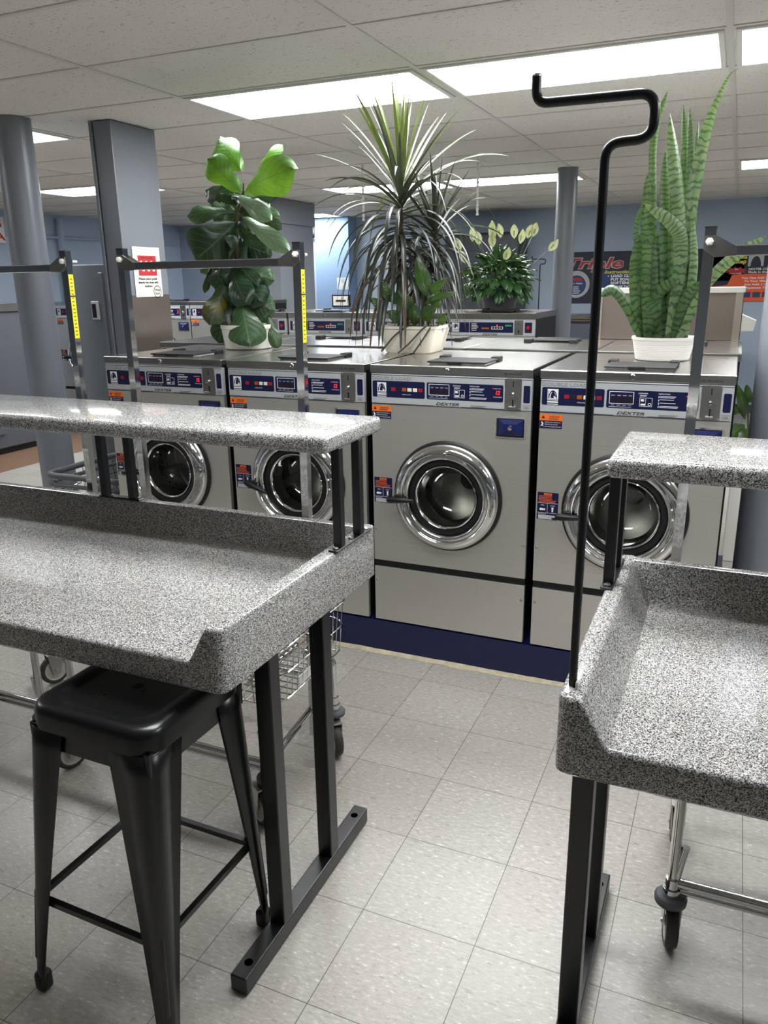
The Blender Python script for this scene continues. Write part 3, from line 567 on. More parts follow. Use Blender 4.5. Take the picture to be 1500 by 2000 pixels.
# ---------------- laundry carts ----------------
def caster(t,x,y,phi,stem=None,braked=False):
    """swivel caster whose wheel touches the floor at x,y; phi = heading of the axle"""
    R=.062; m=Matrix.Translation((x,y,R))@Matrix.Rotation(phi,4,'Z')@Matrix.Rotation(pi/2,4,'Y')
    d=Vector((-sin(phi),cos(phi),0)); sx,sy=stem if stem else (x+d.x*.03,y+d.y*.03)
    b=NB(); lathe(b,[(.018,.02),(.021,.02),(.021,-.02),(.018,-.02)],14,Matrix.Translation((sx,sy,.16))); lathe(b,[(0,.022),(.017,.022),(.017,-.02),(0,-.02)],14,Matrix.Translation((sx,sy,.185)))
    c=obj('caster',b,M_CHROME,t,True)
    b=NB(); lathe(b,[(0,-.011),(.03,-.011),(.037,-.007),(.038,.005),(.033,.011),(0,.011)],28,Matrix.Translation((sx,sy,.147))); obj('bumper_disc',b,M_GREYRUB,c,True)
    b=NB()
    for s in (-1,1):
        mm=Matrix.Translation((x,y,R))@Matrix.Rotation(phi,4,'Z'); P=[(-.016,-.018),(.016,-.018),(.034,.072),(-.03,.072)]
        k=len(b.verts); prism(b,P,s*.019-.0012,s*.019+.0012,axis='x'); b.verts.ensure_lookup_table(); bmesh.ops.transform(b,matrix=mm,verts=b.verts[k:])
    k=len(b.verts); box(b,-.020,.020,-.03,.034,.068,.073); b.verts.ensure_lookup_table(); bmesh.ops.transform(b,matrix=Matrix.Translation((x,y,R))@Matrix.Rotation(phi,4,'Z'),verts=b.verts[k:])
    k=len(b.verts); lathe(b,[(0,.023),(.006,.023),(.007,.019)],10,m); lathe(b,[(0,-.023),(.006,-.023),(.007,-.019)],10,m); obj('fork',b,M_ZINC,c)
    b=NB(); lathe(b,[(.046,-.0135),(.052,-.0155),(.058,-.0135),(.0615,-.007),(.062,0),(.0615,.007),(.058,.0135),(.052,.0155),(.046,.0135)],36,m); obj('tyre',b,M_WHEEL,c,True)
    b=NB(); lathe(b,[(0,-.0135),(.012,-.0135),(.014,-.010),(.040,-.010),(.042,-.0135),(.047,-.0135),(.047,.0135),(.042,.0135),(.040,.010),(.014,.010),(.012,.0135),(0,.0135)],30,m); obj('hub',b,M_HUB,c,True)
def cart(x,label,cs,left=True,stickers=()):
    # x = left upright; uprights stand .66 apart
    t=thing('laundry_cart',label,'laundry cart',(x,2.15,0),group='chrome wire laundry carts behind the folding tables'); rn=random.Random(int(x*100))
    for ux,sg in ((0,1),(.665,-1)):
        b=NB(); zb=.03 if sg<0 else .26; tube(b,[(ux-.022*(1 if sg<0 else .6),.012,zb),(ux,.0,1.70)],.018,4); u=obj('upright',b,M_CHROME,t)
        b=NB(); box(b,ux-.0135,ux+.0135,-.0135,.0135,1.699,1.703); tag(obj('end_cap',b,M_CASE,u),'black end cap')
        for yy in (-.0175,.0145):
            b=NB(); prism(b,[(ux-sg*.013,1.645),(ux+sg*.008,1.680),(ux-sg*.013,1.680)] if 0 else [(ux-sg*.013,1.682),(ux+sg*.014,1.682),(ux+sg*.062,1.655),(ux+sg*.062,1.635),(ux+sg*.012,1.633),(ux-sg*.013,1.650)],yy,yy+.003); obj('corner_bracket',b,M_ZINC,u)
        b=NB(); lathe(b,[(0,.009),(.006,.008),(.0095,.006),(.0095,0)],6,FY(ux,1.668,-.0175)); lathe(b,[(0,.03),(.005,.03),(.005,0)],10,Matrix.Translation((ux,.018,1.668))@Matrix.Rotation(-pi/2,4,'X')); obj('bolt',b,M_FRAME,u)
        if ('l' if sg>0 else 'r') in stickers:
            e=.0133 if sg<0 else -.0133
            b=NB()
            for z0,z1 in ((1.41,1.55),(1.545+.01,1.625)) if 1 else (): 
                xo=lambda z: ux-.022*(1-z/1.70)
                b2=[(xo(z0)+.0132,-.010),(xo(z0)+.0132,.011)]
                q=[b.verts.new(v) for v in ((xo(z0)+.0134,-.0095,z0),(xo(z0)+.0134,.0125,z0),(xo(z1)+.0134,.0125,z1),(xo(z1)+.0134,-.0095,z1))]; b.faces.new(q)
            s=tag(obj('caution_label',b,M_YELLOW,u),'yellow caution label strip'); b=NB()
            for k in range(16):
                z=1.42+.0125*k; xx=ux-.022*(1-z/1.70)+.0137; q=[b.verts.new(v) for v in ((xx,-.004,z),(xx,.006,z),(xx,.006,z+.0035),(xx,-.004,z+.0035))]; b.faces.new(q)
            obj('caution_print',b,M_OUTLINE,s)
    b=NB(); box(b,.012,.653,-.0125,.0125,1.634,1.659,.002,1); obj('hanging_bar',b,M_CHROME,t)
    # base: tubular rails with bent legs
    b=NB()
    st=[(q[3][0]-x,q[3][1]-2.15) for q in cs]; (ax,ay),(bx_,by),(dx,dy),(ex,ey)=st      # rear right, front right, front left, rear left
    for px,py in st: tube(b,[(px,py,.165),(px,py,.66)] if py<-.3 else fillet([(px,py,.165),(px,py,.362),(px+(.34-px)*.25,py-.02,.366)],.04,6),.0125,12); tube(b,[(px+.022*(1 if px<.3 else -1),py,.30),(px+.006*(1 if px<.3 else -1),py,.19)],.009,10)
    tube(b,[(dx,dy,.195),(bx_,by,.195)],.0125,12); tube(b,[(dx,dy+.004,.17),(bx_,by+.004,.17)],.0085,10); tube(b,[(bx_,by,.195),(.635,.0,.13)],.0125,12); tube(b,[(bx_-.02,by,.175),(.62,.0,.11)],.0085,10); tube(b,[(ex,ey,.27),(ax,ay,.27)],.0125,12)
    tube(b,[(.1,-.28,.362),(.1,.02,.362)],.0125,10); tube(b,[(.58,-.28,.362),(.58,.02,.362)],.0125,10); tube(b,[(ax,ay,.27),(.645,.005,.27)],.01,10)
    obj('base_frame',b,M_CHROME,t,True)
    # wire basket
    b=NB(); x0,x1,y0,y1,z0,z1=-.05,.75,-.385,.07,.375,.705; fl=.03
    def ring(k,n=6):
        z=z0+(z1-z0)*k; e=fl*k; P=[]
        for cx,cy,a0 in ((x1+e-.07,y1+e-.07,0),(x0-e+.07,y1+e-.07,pi/2),(x0-e+.07,y0-e+.07,pi),(x1+e-.07,y0-e+.07,1.5*pi)):
            for i in range(n+1): a=a0+pi/2*i/n; P.append((cx+.07*cos(a),cy+.07*sin(a),z))
        return P
    for k,r in ((0,.003),(.28,.0028),(.55,.0028),(1,.0045)): tube(b,ring(k),r,6,closed=True)
    nx,ny=22,12
    for i in range(nx):
        xx=x0+.05+(x1-x0-.1)*i/(nx-1); tube(b,[(xx,y0-fl,z1),(xx,y0,z0),(xx,y1,z0),(xx,y1+fl,z1)],.0024,5)
    for i in range(ny):
        yy=y0+.05+(y1-y0-.1)*i/(ny-1); tube(b,[(x0-fl,yy,z1),(x0,yy,z0),(x1,yy,z0),(x1+fl,yy,z1)],.0024,5)
    w_=obj('wire_basket',b,M_CHROME,t,True)
    b=NB(); box(b,.748,.752,-.26,-.06,.385,.415); tag(obj('basket_plate',b,M_WHITE,w_),'white blank name plate')
    for (cx,cy,ph,st) in cs: caster(t,cx-x,cy-2.15,radians(ph),(st[0]-x,st[1]-2.15) if st else None)
    return t
cart(-1.882,'chrome laundry cart in the middle, its hanging bar crossing the fiddle leaf fig',((-1.136,2.121,45,(-1.150,2.15)),(-1.18,1.71,60,(-1.16,1.735)),(-1.937,1.71,-15,(-1.92,1.735)),(-1.69,2.10,-60,(-1.77,2.15))),stickers=('r',))
cart(-2.795,'chrome laundry cart at the left edge beside the left round column',((-2.06,2.13,30,(-2.063,2.15)),(-2.09,1.72,50,(-2.075,1.735)),(-2.85,1.71,-10,(-2.83,1.735)),(-2.45,2.139,-20,(-2.60,2.15))),stickers=('r',))
cart(-.078,'chrome laundry cart at the right behind the right folding table',((.65,2.12,30,(.655,2.15)),(.66,1.72,40,(.64,1.70)),(0.0,1.716,8,(-.005,1.695)),(-.012,2.112,4,(.02,2.15))))
def rim_cart():
    t=thing('laundry_cart','wire laundry cart with a grey plastic rim standing beside the left round column','laundry cart',(-3.03,3.28,0))
    x0,x1,y0,y1=-.28,.25,-.27,.32; z1=.62
    P=[(x0,y0),(x1,y0),(x1,y1),(x0,y1)]; b=NB()
    def rr(r,z): return [(a,c,z) for a,c in rrect(x0,x1,y0,y1,r,5)]
    tube(b,rr(.06,z1),.017,10,closed=True); tube(b,rr(.06,z1-.05),.012,10,closed=True); obj('rim',b,M_GREYRUB,t,True)
    b=NB()
    for k in range(11):
        xx=x0+.03+(x1-x0-.06)*k/10; tube(b,[(xx,y0,z1),(xx*.9,y0+.04,.3),(xx*.9,y1-.04,.3),(xx,y1,z1)],.0022,5)
    for k in range(10):
        yy=y0+.03+(y1-y0-.06)*k/9; tube(b,[(x0,yy,z1),(x0+.03,yy,.3),(x1-.03,yy,.3),(x1,yy,z1)],.0022,5)
    for z,e in ((.52,.01),(.41,.025),(.3,.04)): tube(b,[(a,c,z) for a,c in rrect(x0+e,x1-e,y0+e,y1-e,.05,4)],.003,6,closed=True)
    obj('wire_basket',b,M_CHROME,t,True)
    b=NB()
    for sx in (x0+.06,x1-.06):
        tube(b,[(sx,y0+.06,.3),(sx,y0+.06,.15),(sx,y1-.06,.15),(sx,y1-.06,.3)],.0125,10)
    obj('base_frame',b,M_CHROME,t,True)
    for sx in (x0+.06,x1-.06):
        for sy in (y0+.06,y1-.06): caster(t,sx+.02,sy,.3,(sx,sy))
rim_cart()
# ---------------- bar stool ----------------
def stool():
    t=thing('bar_stool','black metal bar stool tucked under the left folding table','bar stool',(-1.147,1.188,0),radians(-1)); H=.757; sx=.03
    def sh(z): return sx*z/H          # the seat sits slightly right of the feet
    b=NB(); prof=[(0,-.010),(.110,-.010),(.118,-.009),(.125,-.003),(.150,-.001),(.158,-.004),(.1635,-.011),(.166,-.022),(.166,-.055),(.163,-.056),(.163,-.02)]
    rings=[]; n=48
    for r,h in prof:
        if r==0: rings.append([b.verts.new((sh(H),0,H+h))]); continue
        cr=min(.055,r*.5); P=rrect(-r,r,-r,r,cr,11); rings.append([b.verts.new((x+sh(H),y,H+h)) for x,y in P])
    for a,c in zip(rings,rings[1:]):
        m_=len(c)
        for k in range(m_):
            if len(a)==1: b.faces.new((a[0],c[k],c[(k+1)%m_]))
            else: b.faces.new((a[k],c[k],c[(k+1)%m_],a[(k+1)%m_]))
    bmesh.ops.recalc_face_normals(b,faces=b.faces); s=obj('seat',b,M_STOOL,t,True)
    b=NB(); lathe(b,[(.008,.001),(.011,.0),(.014,-.0005)],16,Matrix.Translation((sh(H),0,H-.0095))); obj('seat_hole',b,M_CASE,s)
    b=NB(); 
    for q in ((-.158,.158,-.158,-.154),(-.158,.158,.154,.158),(-.158,-.154,-.158,.158),(.154,.158,-.158,.158)): box(b,q[0]+sh(H),q[1]+sh(H),q[2],q[3],H-.10,H-.05)
    obj('apron',b,M_STOOL,t)
    for ix,iy in ((-1,-1),(1,-1),(1,1),(-1,1)):
        b=NB(); rows=[]
        for i in range(15):
            s_=i/14; z=H-.054-(H-.075)*s_; half=.163+.036*s_; arm=.072*(1-s_)**1.15+.030; r=.032-.016*s_; P=[]
            P.append((half,half-arm))
            for k in range(7):
                a=pi/2*k/6; P.append((half-r+r*cos(a),half-r+r*sin(a)))
            P.append((half-arm,half)); rows.append([b.verts.new((x*ix+sh(z),y*iy,z)) for x,y in P])
        for a,c in zip(rows,rows[1:]):
            for k in range(len(a)-1): b.faces.new((a[k],a[k+1],c[k+1],c[k]))
        bmesh.ops.recalc_face_normals(b,faces=b.faces)
        l=obj('leg',b,M_STOOL,t,True); md=l.modifiers.new('thickness','SOLIDIFY'); md.thickness=.0035; md.offset=0
        b=NB(); tube(b,[(ix*.1755+sh(.30),iy*.1755,.30),(ix*.177+sh(.28),iy*.177,.28),(ix*.1885+sh(.1),iy*.1885,.10),(ix*.1875+sh(.07),iy*.1875,.07)],[.001,.0065,.0065,.001],10); obj('leg_rib',b,M_STOOL,l,True)
        b=NB(); box(b,ix*.1845-.0165,ix*.1845+.0165,iy*.1845-.0165,iy*.1845+.0165,0,.052,.010,3); obj('rubber_foot',b,M_RUBBER,l,True)
    for p,q in (((-1,-1),(1,-1)),((1,-1),(1,1)),((1,1),(-1,1)),((-1,1),(-1,-1))):
        z=.255 if p[1]==q[1] else .268; h=.171; b=NB(); tube(b,[(p[0]*h+sh(z),p[1]*h,z),(q[0]*h+sh(z),q[1]*h,z)],.0095,4); obj('foot_rail',b,M_STOOL,t)
    b=NB()
    for a,c in (((-1,-1),(1,1)),((-1,1),(1,-1))): tube(b,[(a[0]*.14+sh(.68),a[1]*.14,.68),(sh(.68),0,.695),(c[0]*.14+sh(.68),c[1]*.14,.68)],.008,6)
    obj('cross_brace',b,M_STOOL,t)
stool()
# ---------------- plants ----------------
TOCAM=Vector((.42,-.90,.05)).normalized()
L_DARK=m_leaf('fig_leaf_dark',(20,42,26),(34,60,36),(84,112,78),transl=.1); L_MID=m_leaf('fig_leaf_green',(40,68,42),(62,90,58),(112,136,98),transl=.15); L_BRIGHT=m_leaf('fig_leaf_backlit',(44,84,22),(70,114,30),(32,62,20),transl=.22); L_PALE=m_leaf('fig_leaf_shiny',(86,112,86),(112,136,108),(140,160,130),rough=.25,transl=.1); L_MOT=m_leaf('fig_leaf_yellowing',(42,62,36),(60,78,44),(100,112,70),blotch=(112,96,34),transl=.1)  # bright tone: backlight from the ceiling light is put into those leaves' colour
M_BARK=mat('bark',(92,74,56),.85,noise=.3,nscale=30)
def grid(bm,rows,uv,mi=0):
    R=[[bm.verts.new(p) for p,_ in r] for r in rows]
    for i in range(len(R)-1):
        for j in range(len(R[0])-1):
            f=bm.faces.new((R[i][j],R[i][j+1],R[i+1][j+1],R[i+1][j])); f.material_index=mi
            for lp,(a,c) in zip(f.loops,((i,j),(i,j+1),(i+1,j+1),(i+1,j))): lp[uv].uv=rows[a][c][1]
FW=[(0,.05),(.05,.22),(.14,.46),(.28,.56),(.4,.62),(.55,.86),(.68,1.),(.8,.97),(.9,.74),(.97,.36),(1,.02)]
def lerp(tab,x):
    for (a,u),(c,v) in zip(tab,tab[1:]):
        if x<=c: s=(x-a)/(c-a); return u+(v-u)*s
    return tab[-1][1]
def broad_leaf(bm,uv,B,T,wd,mi,rn,tab=FW,arch=.08,cup=.10,wave=.02,face=TOCAM,ns=16,nt=8,tilt=.35):
    B,T=Vector(B),Vector(T); d=(T-B); L=d.length; d.normalize(); side=d.cross(face)
    if side.length<.1: side=d.cross(Vector((0,0,1)))
    side.normalize(); N=side.cross(d).normalized(); q=Matrix.Rotation(rn.uniform(-tilt,tilt),3,d); side=q@side; N=q@N; rows=[]; ph=rn.uniform(0,6)
    for i in range(ns+1):
        s=i/ns; w_=wd/2*lerp(tab,s); row=[]
        for j in range(nt+1):
            v=2*j/nt-1; p=B+d*(L*s)+side*(w_*v)+N*(arch*L*sin(pi*s)-cup*wd*v*v*(.6+.4*s)+wave*wd*4*abs(v)**2*sin(9*s+ph+2*(v>0)))
            row.append((p,(s,v)))
        rows.append(row)
    grid(bm,rows,uv,mi)
def clampz(bm,z):
    for v in bm.verts: v.co.z=max(v.co.z,z)
def new_leaves():
    b=NB(); return b,b.loops.layers.uv.new('UVMap')
FID= [((-2.267, 3.48, 2.116), (-2.404, 3.51, 2.266), 0.123, 2), ((-2.245, 3.46, 2.013), (-1.91, 3.36, 2.083), 0.149, 2), ((-2.249, 3.44, 2.012), (-2.372, 3.36, 2.159), 0.115, 2), ((-2.334, 3.52, 2.141), (-2.427, 3.56, 2.289), 0.071, 1), ((-2.195, 3.54, 2.134), (-2.109, 3.62, 2.233), 0.053, 2), ((-2.284, 3.46, 1.958), (-2.484, 3.48, 2.036), 0.071, 0), ((-2.263, 3.51, 1.977), (-2.121, 3.54, 2.0), 0.071, 0), ((-2.277, 3.43, 1.999), (-2.031, 3.34, 1.871), 0.085, 3), ((-2.257, 3.44, 1.901), (-1.928, 3.32, 1.73), 0.086, 3), ((-2.304, 3.46, 1.92), (-2.516, 3.36, 1.909), 0.088, 1), ((-2.256, 3.51, 1.971), (-2.119, 3.58, 1.904), 0.047, 1), ((-2.217, 3.51, 1.936), (-2.094, 3.54, 1.839), 0.065, 0), ((-2.287, 3.44, 1.874), (-2.464, 3.33, 1.703), 0.236, 0), ((-2.286, 3.49, 1.866), (-2.146, 3.48, 1.693), 0.119, 1), ((-2.326, 3.43, 1.662), (-2.188, 3.33, 1.5), 0.142, 0), ((-2.372, 3.46, 1.692), (-2.428, 3.42, 1.565), 0.115, 0), ((-2.37, 3.44, 1.593), (-2.412, 3.34, 1.392), 0.127, 4), ((-2.331, 3.45, 1.5), (-2.401, 3.38, 1.301), 0.128, 0), ((-2.275, 3.42, 1.5), (-2.165, 3.31, 1.301), 0.19, 5), ((-2.163, 3.48, 1.428), (-2.097, 3.46, 1.271), 0.067, 1), ((-2.275, 3.49, 1.545), (-2.147, 3.48, 1.458), 0.079, 4), ((-2.222, 3.5, 1.672), (-2.177, 3.5, 1.509), 0.06, 0), ((-2.496, 3.51, 1.683), (-2.541, 3.49, 1.541), 0.037, 0), ((-2.302, 3.46, 1.679), (-2.165, 3.41, 1.574), 0.089, 0), ((-2.344, 3.51, 1.75), (-2.238, 3.51, 1.638), 0.139, 0), ((-2.375, 3.52, 1.808), (-2.596, 3.54, 1.644), 0.148, 0), ((-2.324, 3.51, 1.633), (-2.343, 3.52, 1.48), 0.135, 0)]
FSTEM= [(-2.316, 3.46, 1.309), (-2.3, 3.46, 1.517), (-2.304, 3.46, 1.747), (-2.295, 3.46, 1.903), (-2.248, 3.46, 2.011), (-2.242, 3.46, 2.053)]
SNK= [([(-0.341, 3.42, 1.362), (-0.352, 3.42, 1.69), (-0.374, 3.42, 1.976)], 0.052), ([(-0.368, 3.415, 1.362), (-0.386, 3.407, 1.573), (-0.384, 3.4, 1.753)], 0.049), ([(-0.295, 3.433, 1.362), (-0.345, 3.445, 1.862), (-0.363, 3.458, 2.114), (-0.328, 3.47, 2.27)], 0.029), ([(-0.256, 3.425, 1.363), (-0.293, 3.433, 1.803), (-0.315, 3.44, 2.059)], 0.041), ([(-0.182, 3.415, 1.365), (-0.235, 3.407, 1.799), (-0.307, 3.4, 2.177)], 0.058), ([(-0.204, 3.438, 1.393), (-0.245, 3.464, 1.97), (-0.269, 3.49, 2.221)], 0.021), ([(-0.186, 3.433, 1.394), (-0.219, 3.451, 1.912), (-0.244, 3.47, 2.205)], 0.025), ([(-0.169, 3.435, 1.394), (-0.19, 3.458, 1.856), (-0.208, 3.48, 2.161)], 0.027), ([(-0.201, 3.427, 1.364), (-0.205, 3.433, 1.799), (-0.175, 3.439, 2.112), (-0.123, 3.444, 2.279), (-0.09, 3.45, 2.316)], 0.051), ([(-0.235, 3.402, 1.362), (-0.221, 3.385, 1.657), (-0.249, 3.367, 1.769), (-0.372, 3.35, 1.862)], 0.052), ([(-0.16, 3.42, 1.365), (-0.167, 3.42, 1.628), (-0.188, 3.42, 1.798)], 0.048), ([(-0.184, 3.415, 1.383), (-0.13, 3.41, 1.541), (-0.037, 3.405, 1.653), (0.07, 3.4, 1.73)], 0.045), ([(-0.364, 3.41, 1.363), (-0.408, 3.4, 1.478), (-0.468, 3.39, 1.545), (-0.52, 3.38, 1.518)], 0.047), ([(-0.321, 3.397, 1.361), (-0.295, 3.364, 1.444), (-0.317, 3.33, 1.509)], 0.061), ([(-0.281, 3.402, 1.364), (-0.29, 3.376, 1.514), (-0.218, 3.35, 1.583)], 0.049), ([(-0.37, 3.415, 1.514), (-0.399, 3.407, 1.748), (-0.38, 3.4, 1.869)], 0.017), ([(-0.217, 3.407, 1.365), (-0.192, 3.389, 1.484), (-0.143, 3.37, 1.573)], 0.045), ([(-0.277, 3.427, 1.363), (-0.295, 3.439, 1.572), (-0.317, 3.45, 1.759)], 0.065), ([(-0.242, 3.435, 1.363), (-0.27, 3.458, 1.746), (-0.28, 3.48, 1.946)], 0.042), ([(-0.201, 3.427, 1.364), (-0.185, 3.439, 1.571), (-0.191, 3.45, 1.692)], 0.055), ([(-0.312, 3.427, 1.362), (-0.305, 3.439, 1.513), (-0.326, 3.45, 1.731)], 0.056)]
DST1= [(-1.434, 3.55, 1.356), (-1.441, 3.55, 1.581), (-1.46, 3.55, 1.764), (-1.463, 3.55, 1.906), (-1.462, 3.55, 2.024)]
DST2= [(-1.386, 3.62, 1.345), (-1.369, 3.62, 1.505), (-1.336, 3.62, 1.653), (-1.321, 3.62, 1.776), (-1.317, 3.62, 1.826)]
SPA= [(-1.881, 6.45, 1.96), (-1.804, 6.45, 1.935), (-1.835, 6.35, 1.917), (-1.979, 6.45, 1.885), (-1.834, 6.35, 1.862), (-2.035, 6.45, 1.915), (-2.139, 6.45, 1.849), (-1.687, 6.45, 1.926), (-1.635, 6.45, 1.888), (-1.571, 6.45, 1.925), (-1.529, 6.45, 1.935), (-1.724, 6.35, 1.76), (-2.102, 6.45, 1.746), (-1.392, 6.45, 1.822)]
def pot(t,c,zb,prof,m,name='pot',soil=None,n=48):
    b=NB(); lathe(b,prof,n,Matrix.Translation((c[0],c[1],zb))); p=obj(name,b,m,t,True)
    if soil:
        b=NB(); lathe(b,[(0,0),(soil[0],0)],30,Matrix.Translation((c[0],c[1],zb+soil[1]))); obj('soil',b,M_SOIL,t)
    return p
TOP=1.2686
t=thing('fiddle_leaf_fig','tall fiddle leaf fig with broad green leaves on top of the first washer','potted plant',(0,0,0))
pot(t,(-2.272,3.46),TOP,[(0,0),(.105,0),(.116,.006),(.130,.10),(.134,.102),(.134,.120),(.127,.121),(.122,.10)],M_WHITEPOT,soil=(.123,.102))
b=NB(); tube(b,FSTEM,[.012,.011,.009,.008,.006,.004],8); obj('stem',b,M_BARK,t,True)
b,uv=new_leaves(); rn=random.Random(11)
for kk,(B,T,wd,tone) in enumerate(FID):
    if kk in (0,1,2): wd*=1.22
    if kk==18: tone=1
    broad_leaf(b,uv,B,T,wd,tone,rn,arch=rn.uniform(.05,.13),cup=rn.uniform(.08,.2),tilt=.3 if tone!=2 else .15)
for k in range(26):
    z=1.44+.022*k; a=2.39996*k; B=Vector((-2.30,3.47,z+.05)); T=B+Vector((.17*cos(a),.02+.11*sin(a),rn.uniform(-.13,-.02)+.002*k)); broad_leaf(b,uv,B,T,rn.uniform(.10,.15),0 if k%4 else 1,rn,arch=.12,cup=.15)
clampz(b,TOP+.004); obj('foliage',b,[L_DARK,L_MID,L_BRIGHT,L_PALE,L_MOT],t,'all')
# dracaena
D_DARK=m_leaf('dracaena_leaf',(36,40,37),(70,74,68),None,rough=.32,transl=.05); D_GREEN=m_leaf('dracaena_young_leaf',(62,76,36),(92,102,56),None,rough=.32,transl=.12); D_DRY=m_leaf('dracaena_dry_leaf',(92,66,44),(120,90,62),None,rough=.7,transl=.1)
t=thing('dracaena','spiky two stemmed dracaena in a cream planter between the second and third washers','potted plant',(0,0,0))
pc=(-1.375,3.50)
b=NB(); V=[]
for (hx,hy,z) in ((.105,.095,0),(.112,.10,.006),(.138,.118,.108),(.144,.124,.110),(.144,.124,.122),(.134,.114,.122),(.13,.11,.10)): V.append([b.verts.new((pc[0]+x,pc[1]+y,TOP+z)) for x,y in [(px*hx/.15,py*hy/.15) for px,py in rrect(-.15,.15,-.15,.15,.03,4)]])
for a,c in zip(V,V[1:]):
    for k in range(len(a)): b.faces.new((a[k],a[(k+1)%len(a)],c[(k+1)%len(a)],c[k]))
b.faces.new(V[0][::-1]); bmesh.ops.recalc_face_normals(b,faces=b.faces); obj('planter',b,M_CREAMPOT,t,True)
b=NB(); box(b,pc[0]-.125,pc[0]+.125,pc[1]-.105,pc[1]+.105,TOP+.095,TOP+.105); obj('soil',b,M_SOIL,t)
b=NB(); tube(b,DST1,[.013,.013,.012,.011,.009],8); tube(b,DST2,[.012,.011,.010,.009,.007],8); obj('stem',b,M_BARK,t,True)
def strap(bm,uv,B,az,el,L,wd,droop,mi,twist=0,n=14):
    p=Vector(B); d=Vector((cos(az)*cos(el),sin(az)*cos(el),sin(el))); rows=[]; step=L/n
    for i in range(n+1):
        s=i/n; side=d.cross(Vector((0,0,1)))
        side=side.normalized() if side.length>.05 else Vector((-sin(az),cos(az),0)); side=Matrix.Rotation(twist*s,3,d)@side; nn=side.cross(d)
        w_=wd/2*min(1,.35+s*5)*(1-s**2.2)**.8
        rows.append([(p+side*(w_*v)+nn*(.35*w_*v*v),(s,v)) for v in (-1,-.4,.4,1)])
        p=p+d*step; d=(d+Vector((0,0,-droop*step*(.35+1.3*s)*2))).normalized()
    grid(bm,rows,uv,mi)
b,uv=new_leaves(); rn=random.Random(5)
def along(P,s):
    s=s*(len(P)-1); i=min(len(P)-2,int(s)); f_=s-i; return Vector(P[i]).lerp(Vector(P[i+1]),f_)
for P,n,Lm,wd,s0 in ((DST1,140,.52,.025,.30),(DST2,84,.36,.022,.40)):
    for k in range(n):
        u=k/n; az=k*2.39996+rn.uniform(-.2,.2); B=along(P,1-u*(1-s0)); el=radians(84-128*u**.8+rn.uniform(-9,9)) if u<.5 else radians(-2-28*(u-.5)*2+rn.uniform(-10,14))
        L=Lm*(rn.uniform(.75,1.05))*(.95 if u<.3 else 1.05); dr=.2+3.6*smooth(.16,.6,u)+rn.uniform(0,.4)
        strap(b,uv,B,az,el,L,wd*rn.uniform(.8,1.1),dr,1 if P is DST1 and (u<.15 or (u<.4 and rn.random()<.3)) else (2 if u>.85 and rn.random()<.3 else 0),rn.uniform(-.8,.8))
clampz(b,1.293); obj('foliage',b,[D_DARK,D_GREEN,D_DRY],t,'all')
P_LEAF=m_leaf('pothos_leaf',(36,66,28),(62,94,42),(110,136,80),transl=.2)
HW=[(0,.3),(.06,.75),(.18,1.),(.4,.92),(.65,.62),(.85,.3),(1,.01)]; EW=[(0,.06),(.1,.4),(.3,.88),(.5,1.),(.7,.85),(.88,.45),(1,.02)]
b,uv=new_leaves(); rn=random.Random(8)
for dx,dz,ex,ez,wd in ((.10,.12,.06,.30,.09),(.10,.14,.20,.21,.06),(.08,.10,.24,.15,.05),(-.10,.06,-.17,.13,.07),(-.06,.10,-.12,.20,.08),(.02,.05,-.03,.16,.10),(.06,.03,.15,.09,.09),(.14,.02,.20,.045,.07),(.03,.0,.05,.1,.08),(-.02,.02,-.08,.07,.08),(.12,.08,.17,.12,.06)):
    broad_leaf(b,uv,(pc[0]+dx,pc[1]-.08,TOP+.12+dz),(pc[0]+ex,pc[1]-.13,TOP+.12+ez),wd*.72,0,rn,tab=EW,arch=.12,cup=.15,wave=.01)
obj('creeper_leaves',b,P_LEAF,t,'all')
b=NB()
for Q in ([(.05,-.07,.12),(.02,-.125,.13),(-.05,-.135,.08),(-.11,-.14,.01)],[(.12,-.08,.12),(.10,-.13,.125),(.03,-.14,.05),(-.02,-.16,.005)],[(.10,-.06,.12),(.13,-.12,.13),(.09,-.14,.06),(.05,-.15,.005)],[(.12,-.05,.1),(.16,-.1,.145),(.20,-.12,.15)]): tube(b,fillet([(pc[0]+x,pc[1]+y,TOP+z) for x,y,z in Q],.03),.004,6)
obj('creeper_vine',b,mat('vine',(62,66,48),.7),t,True)
# snake plant
t=thing('snake_plant','tall snake plant in a white ribbed pot on the rightmost front washer','potted plant',(0,0,0))
sc=(-.262,3.405); pr=[(0,0),(.096,0),(.104,.004)]
for k in range(9): z=.008+.0065*k; pr+=[(.1045+.0012*k,z),(.1065+.0012*k,z+.003)]
pr+=[(.117,.07),(.120,.080),(.1235,.082),(.1235,.092),(.116,.092),(.112,.075)]
pot(t,sc,TOP,pr,M_WHITEPOT,soil=(.113,.078))
S1=m_leaf('snake_leaf',(54,86,48),(82,112,66),(28,50,32),bands=170,rough=.4,transl=.12); S2=m_leaf('snake_leaf_pale',(96,122,80),(122,144,102),(50,76,48),bands=170,rough=.4,transl=.12)
b,uv=new_leaves(); rn=random.Random(3); SW9=[(0,.5),(.15,.8),(.35,1.),(.5,.8),(.62,.42),(.75,.2),(.9,.07),(1,.02)]; SW=[(0,.6),(.15,.85),(.4,1.),(.7,1.),(.85,.8),(.94,.45),(1,.02)]
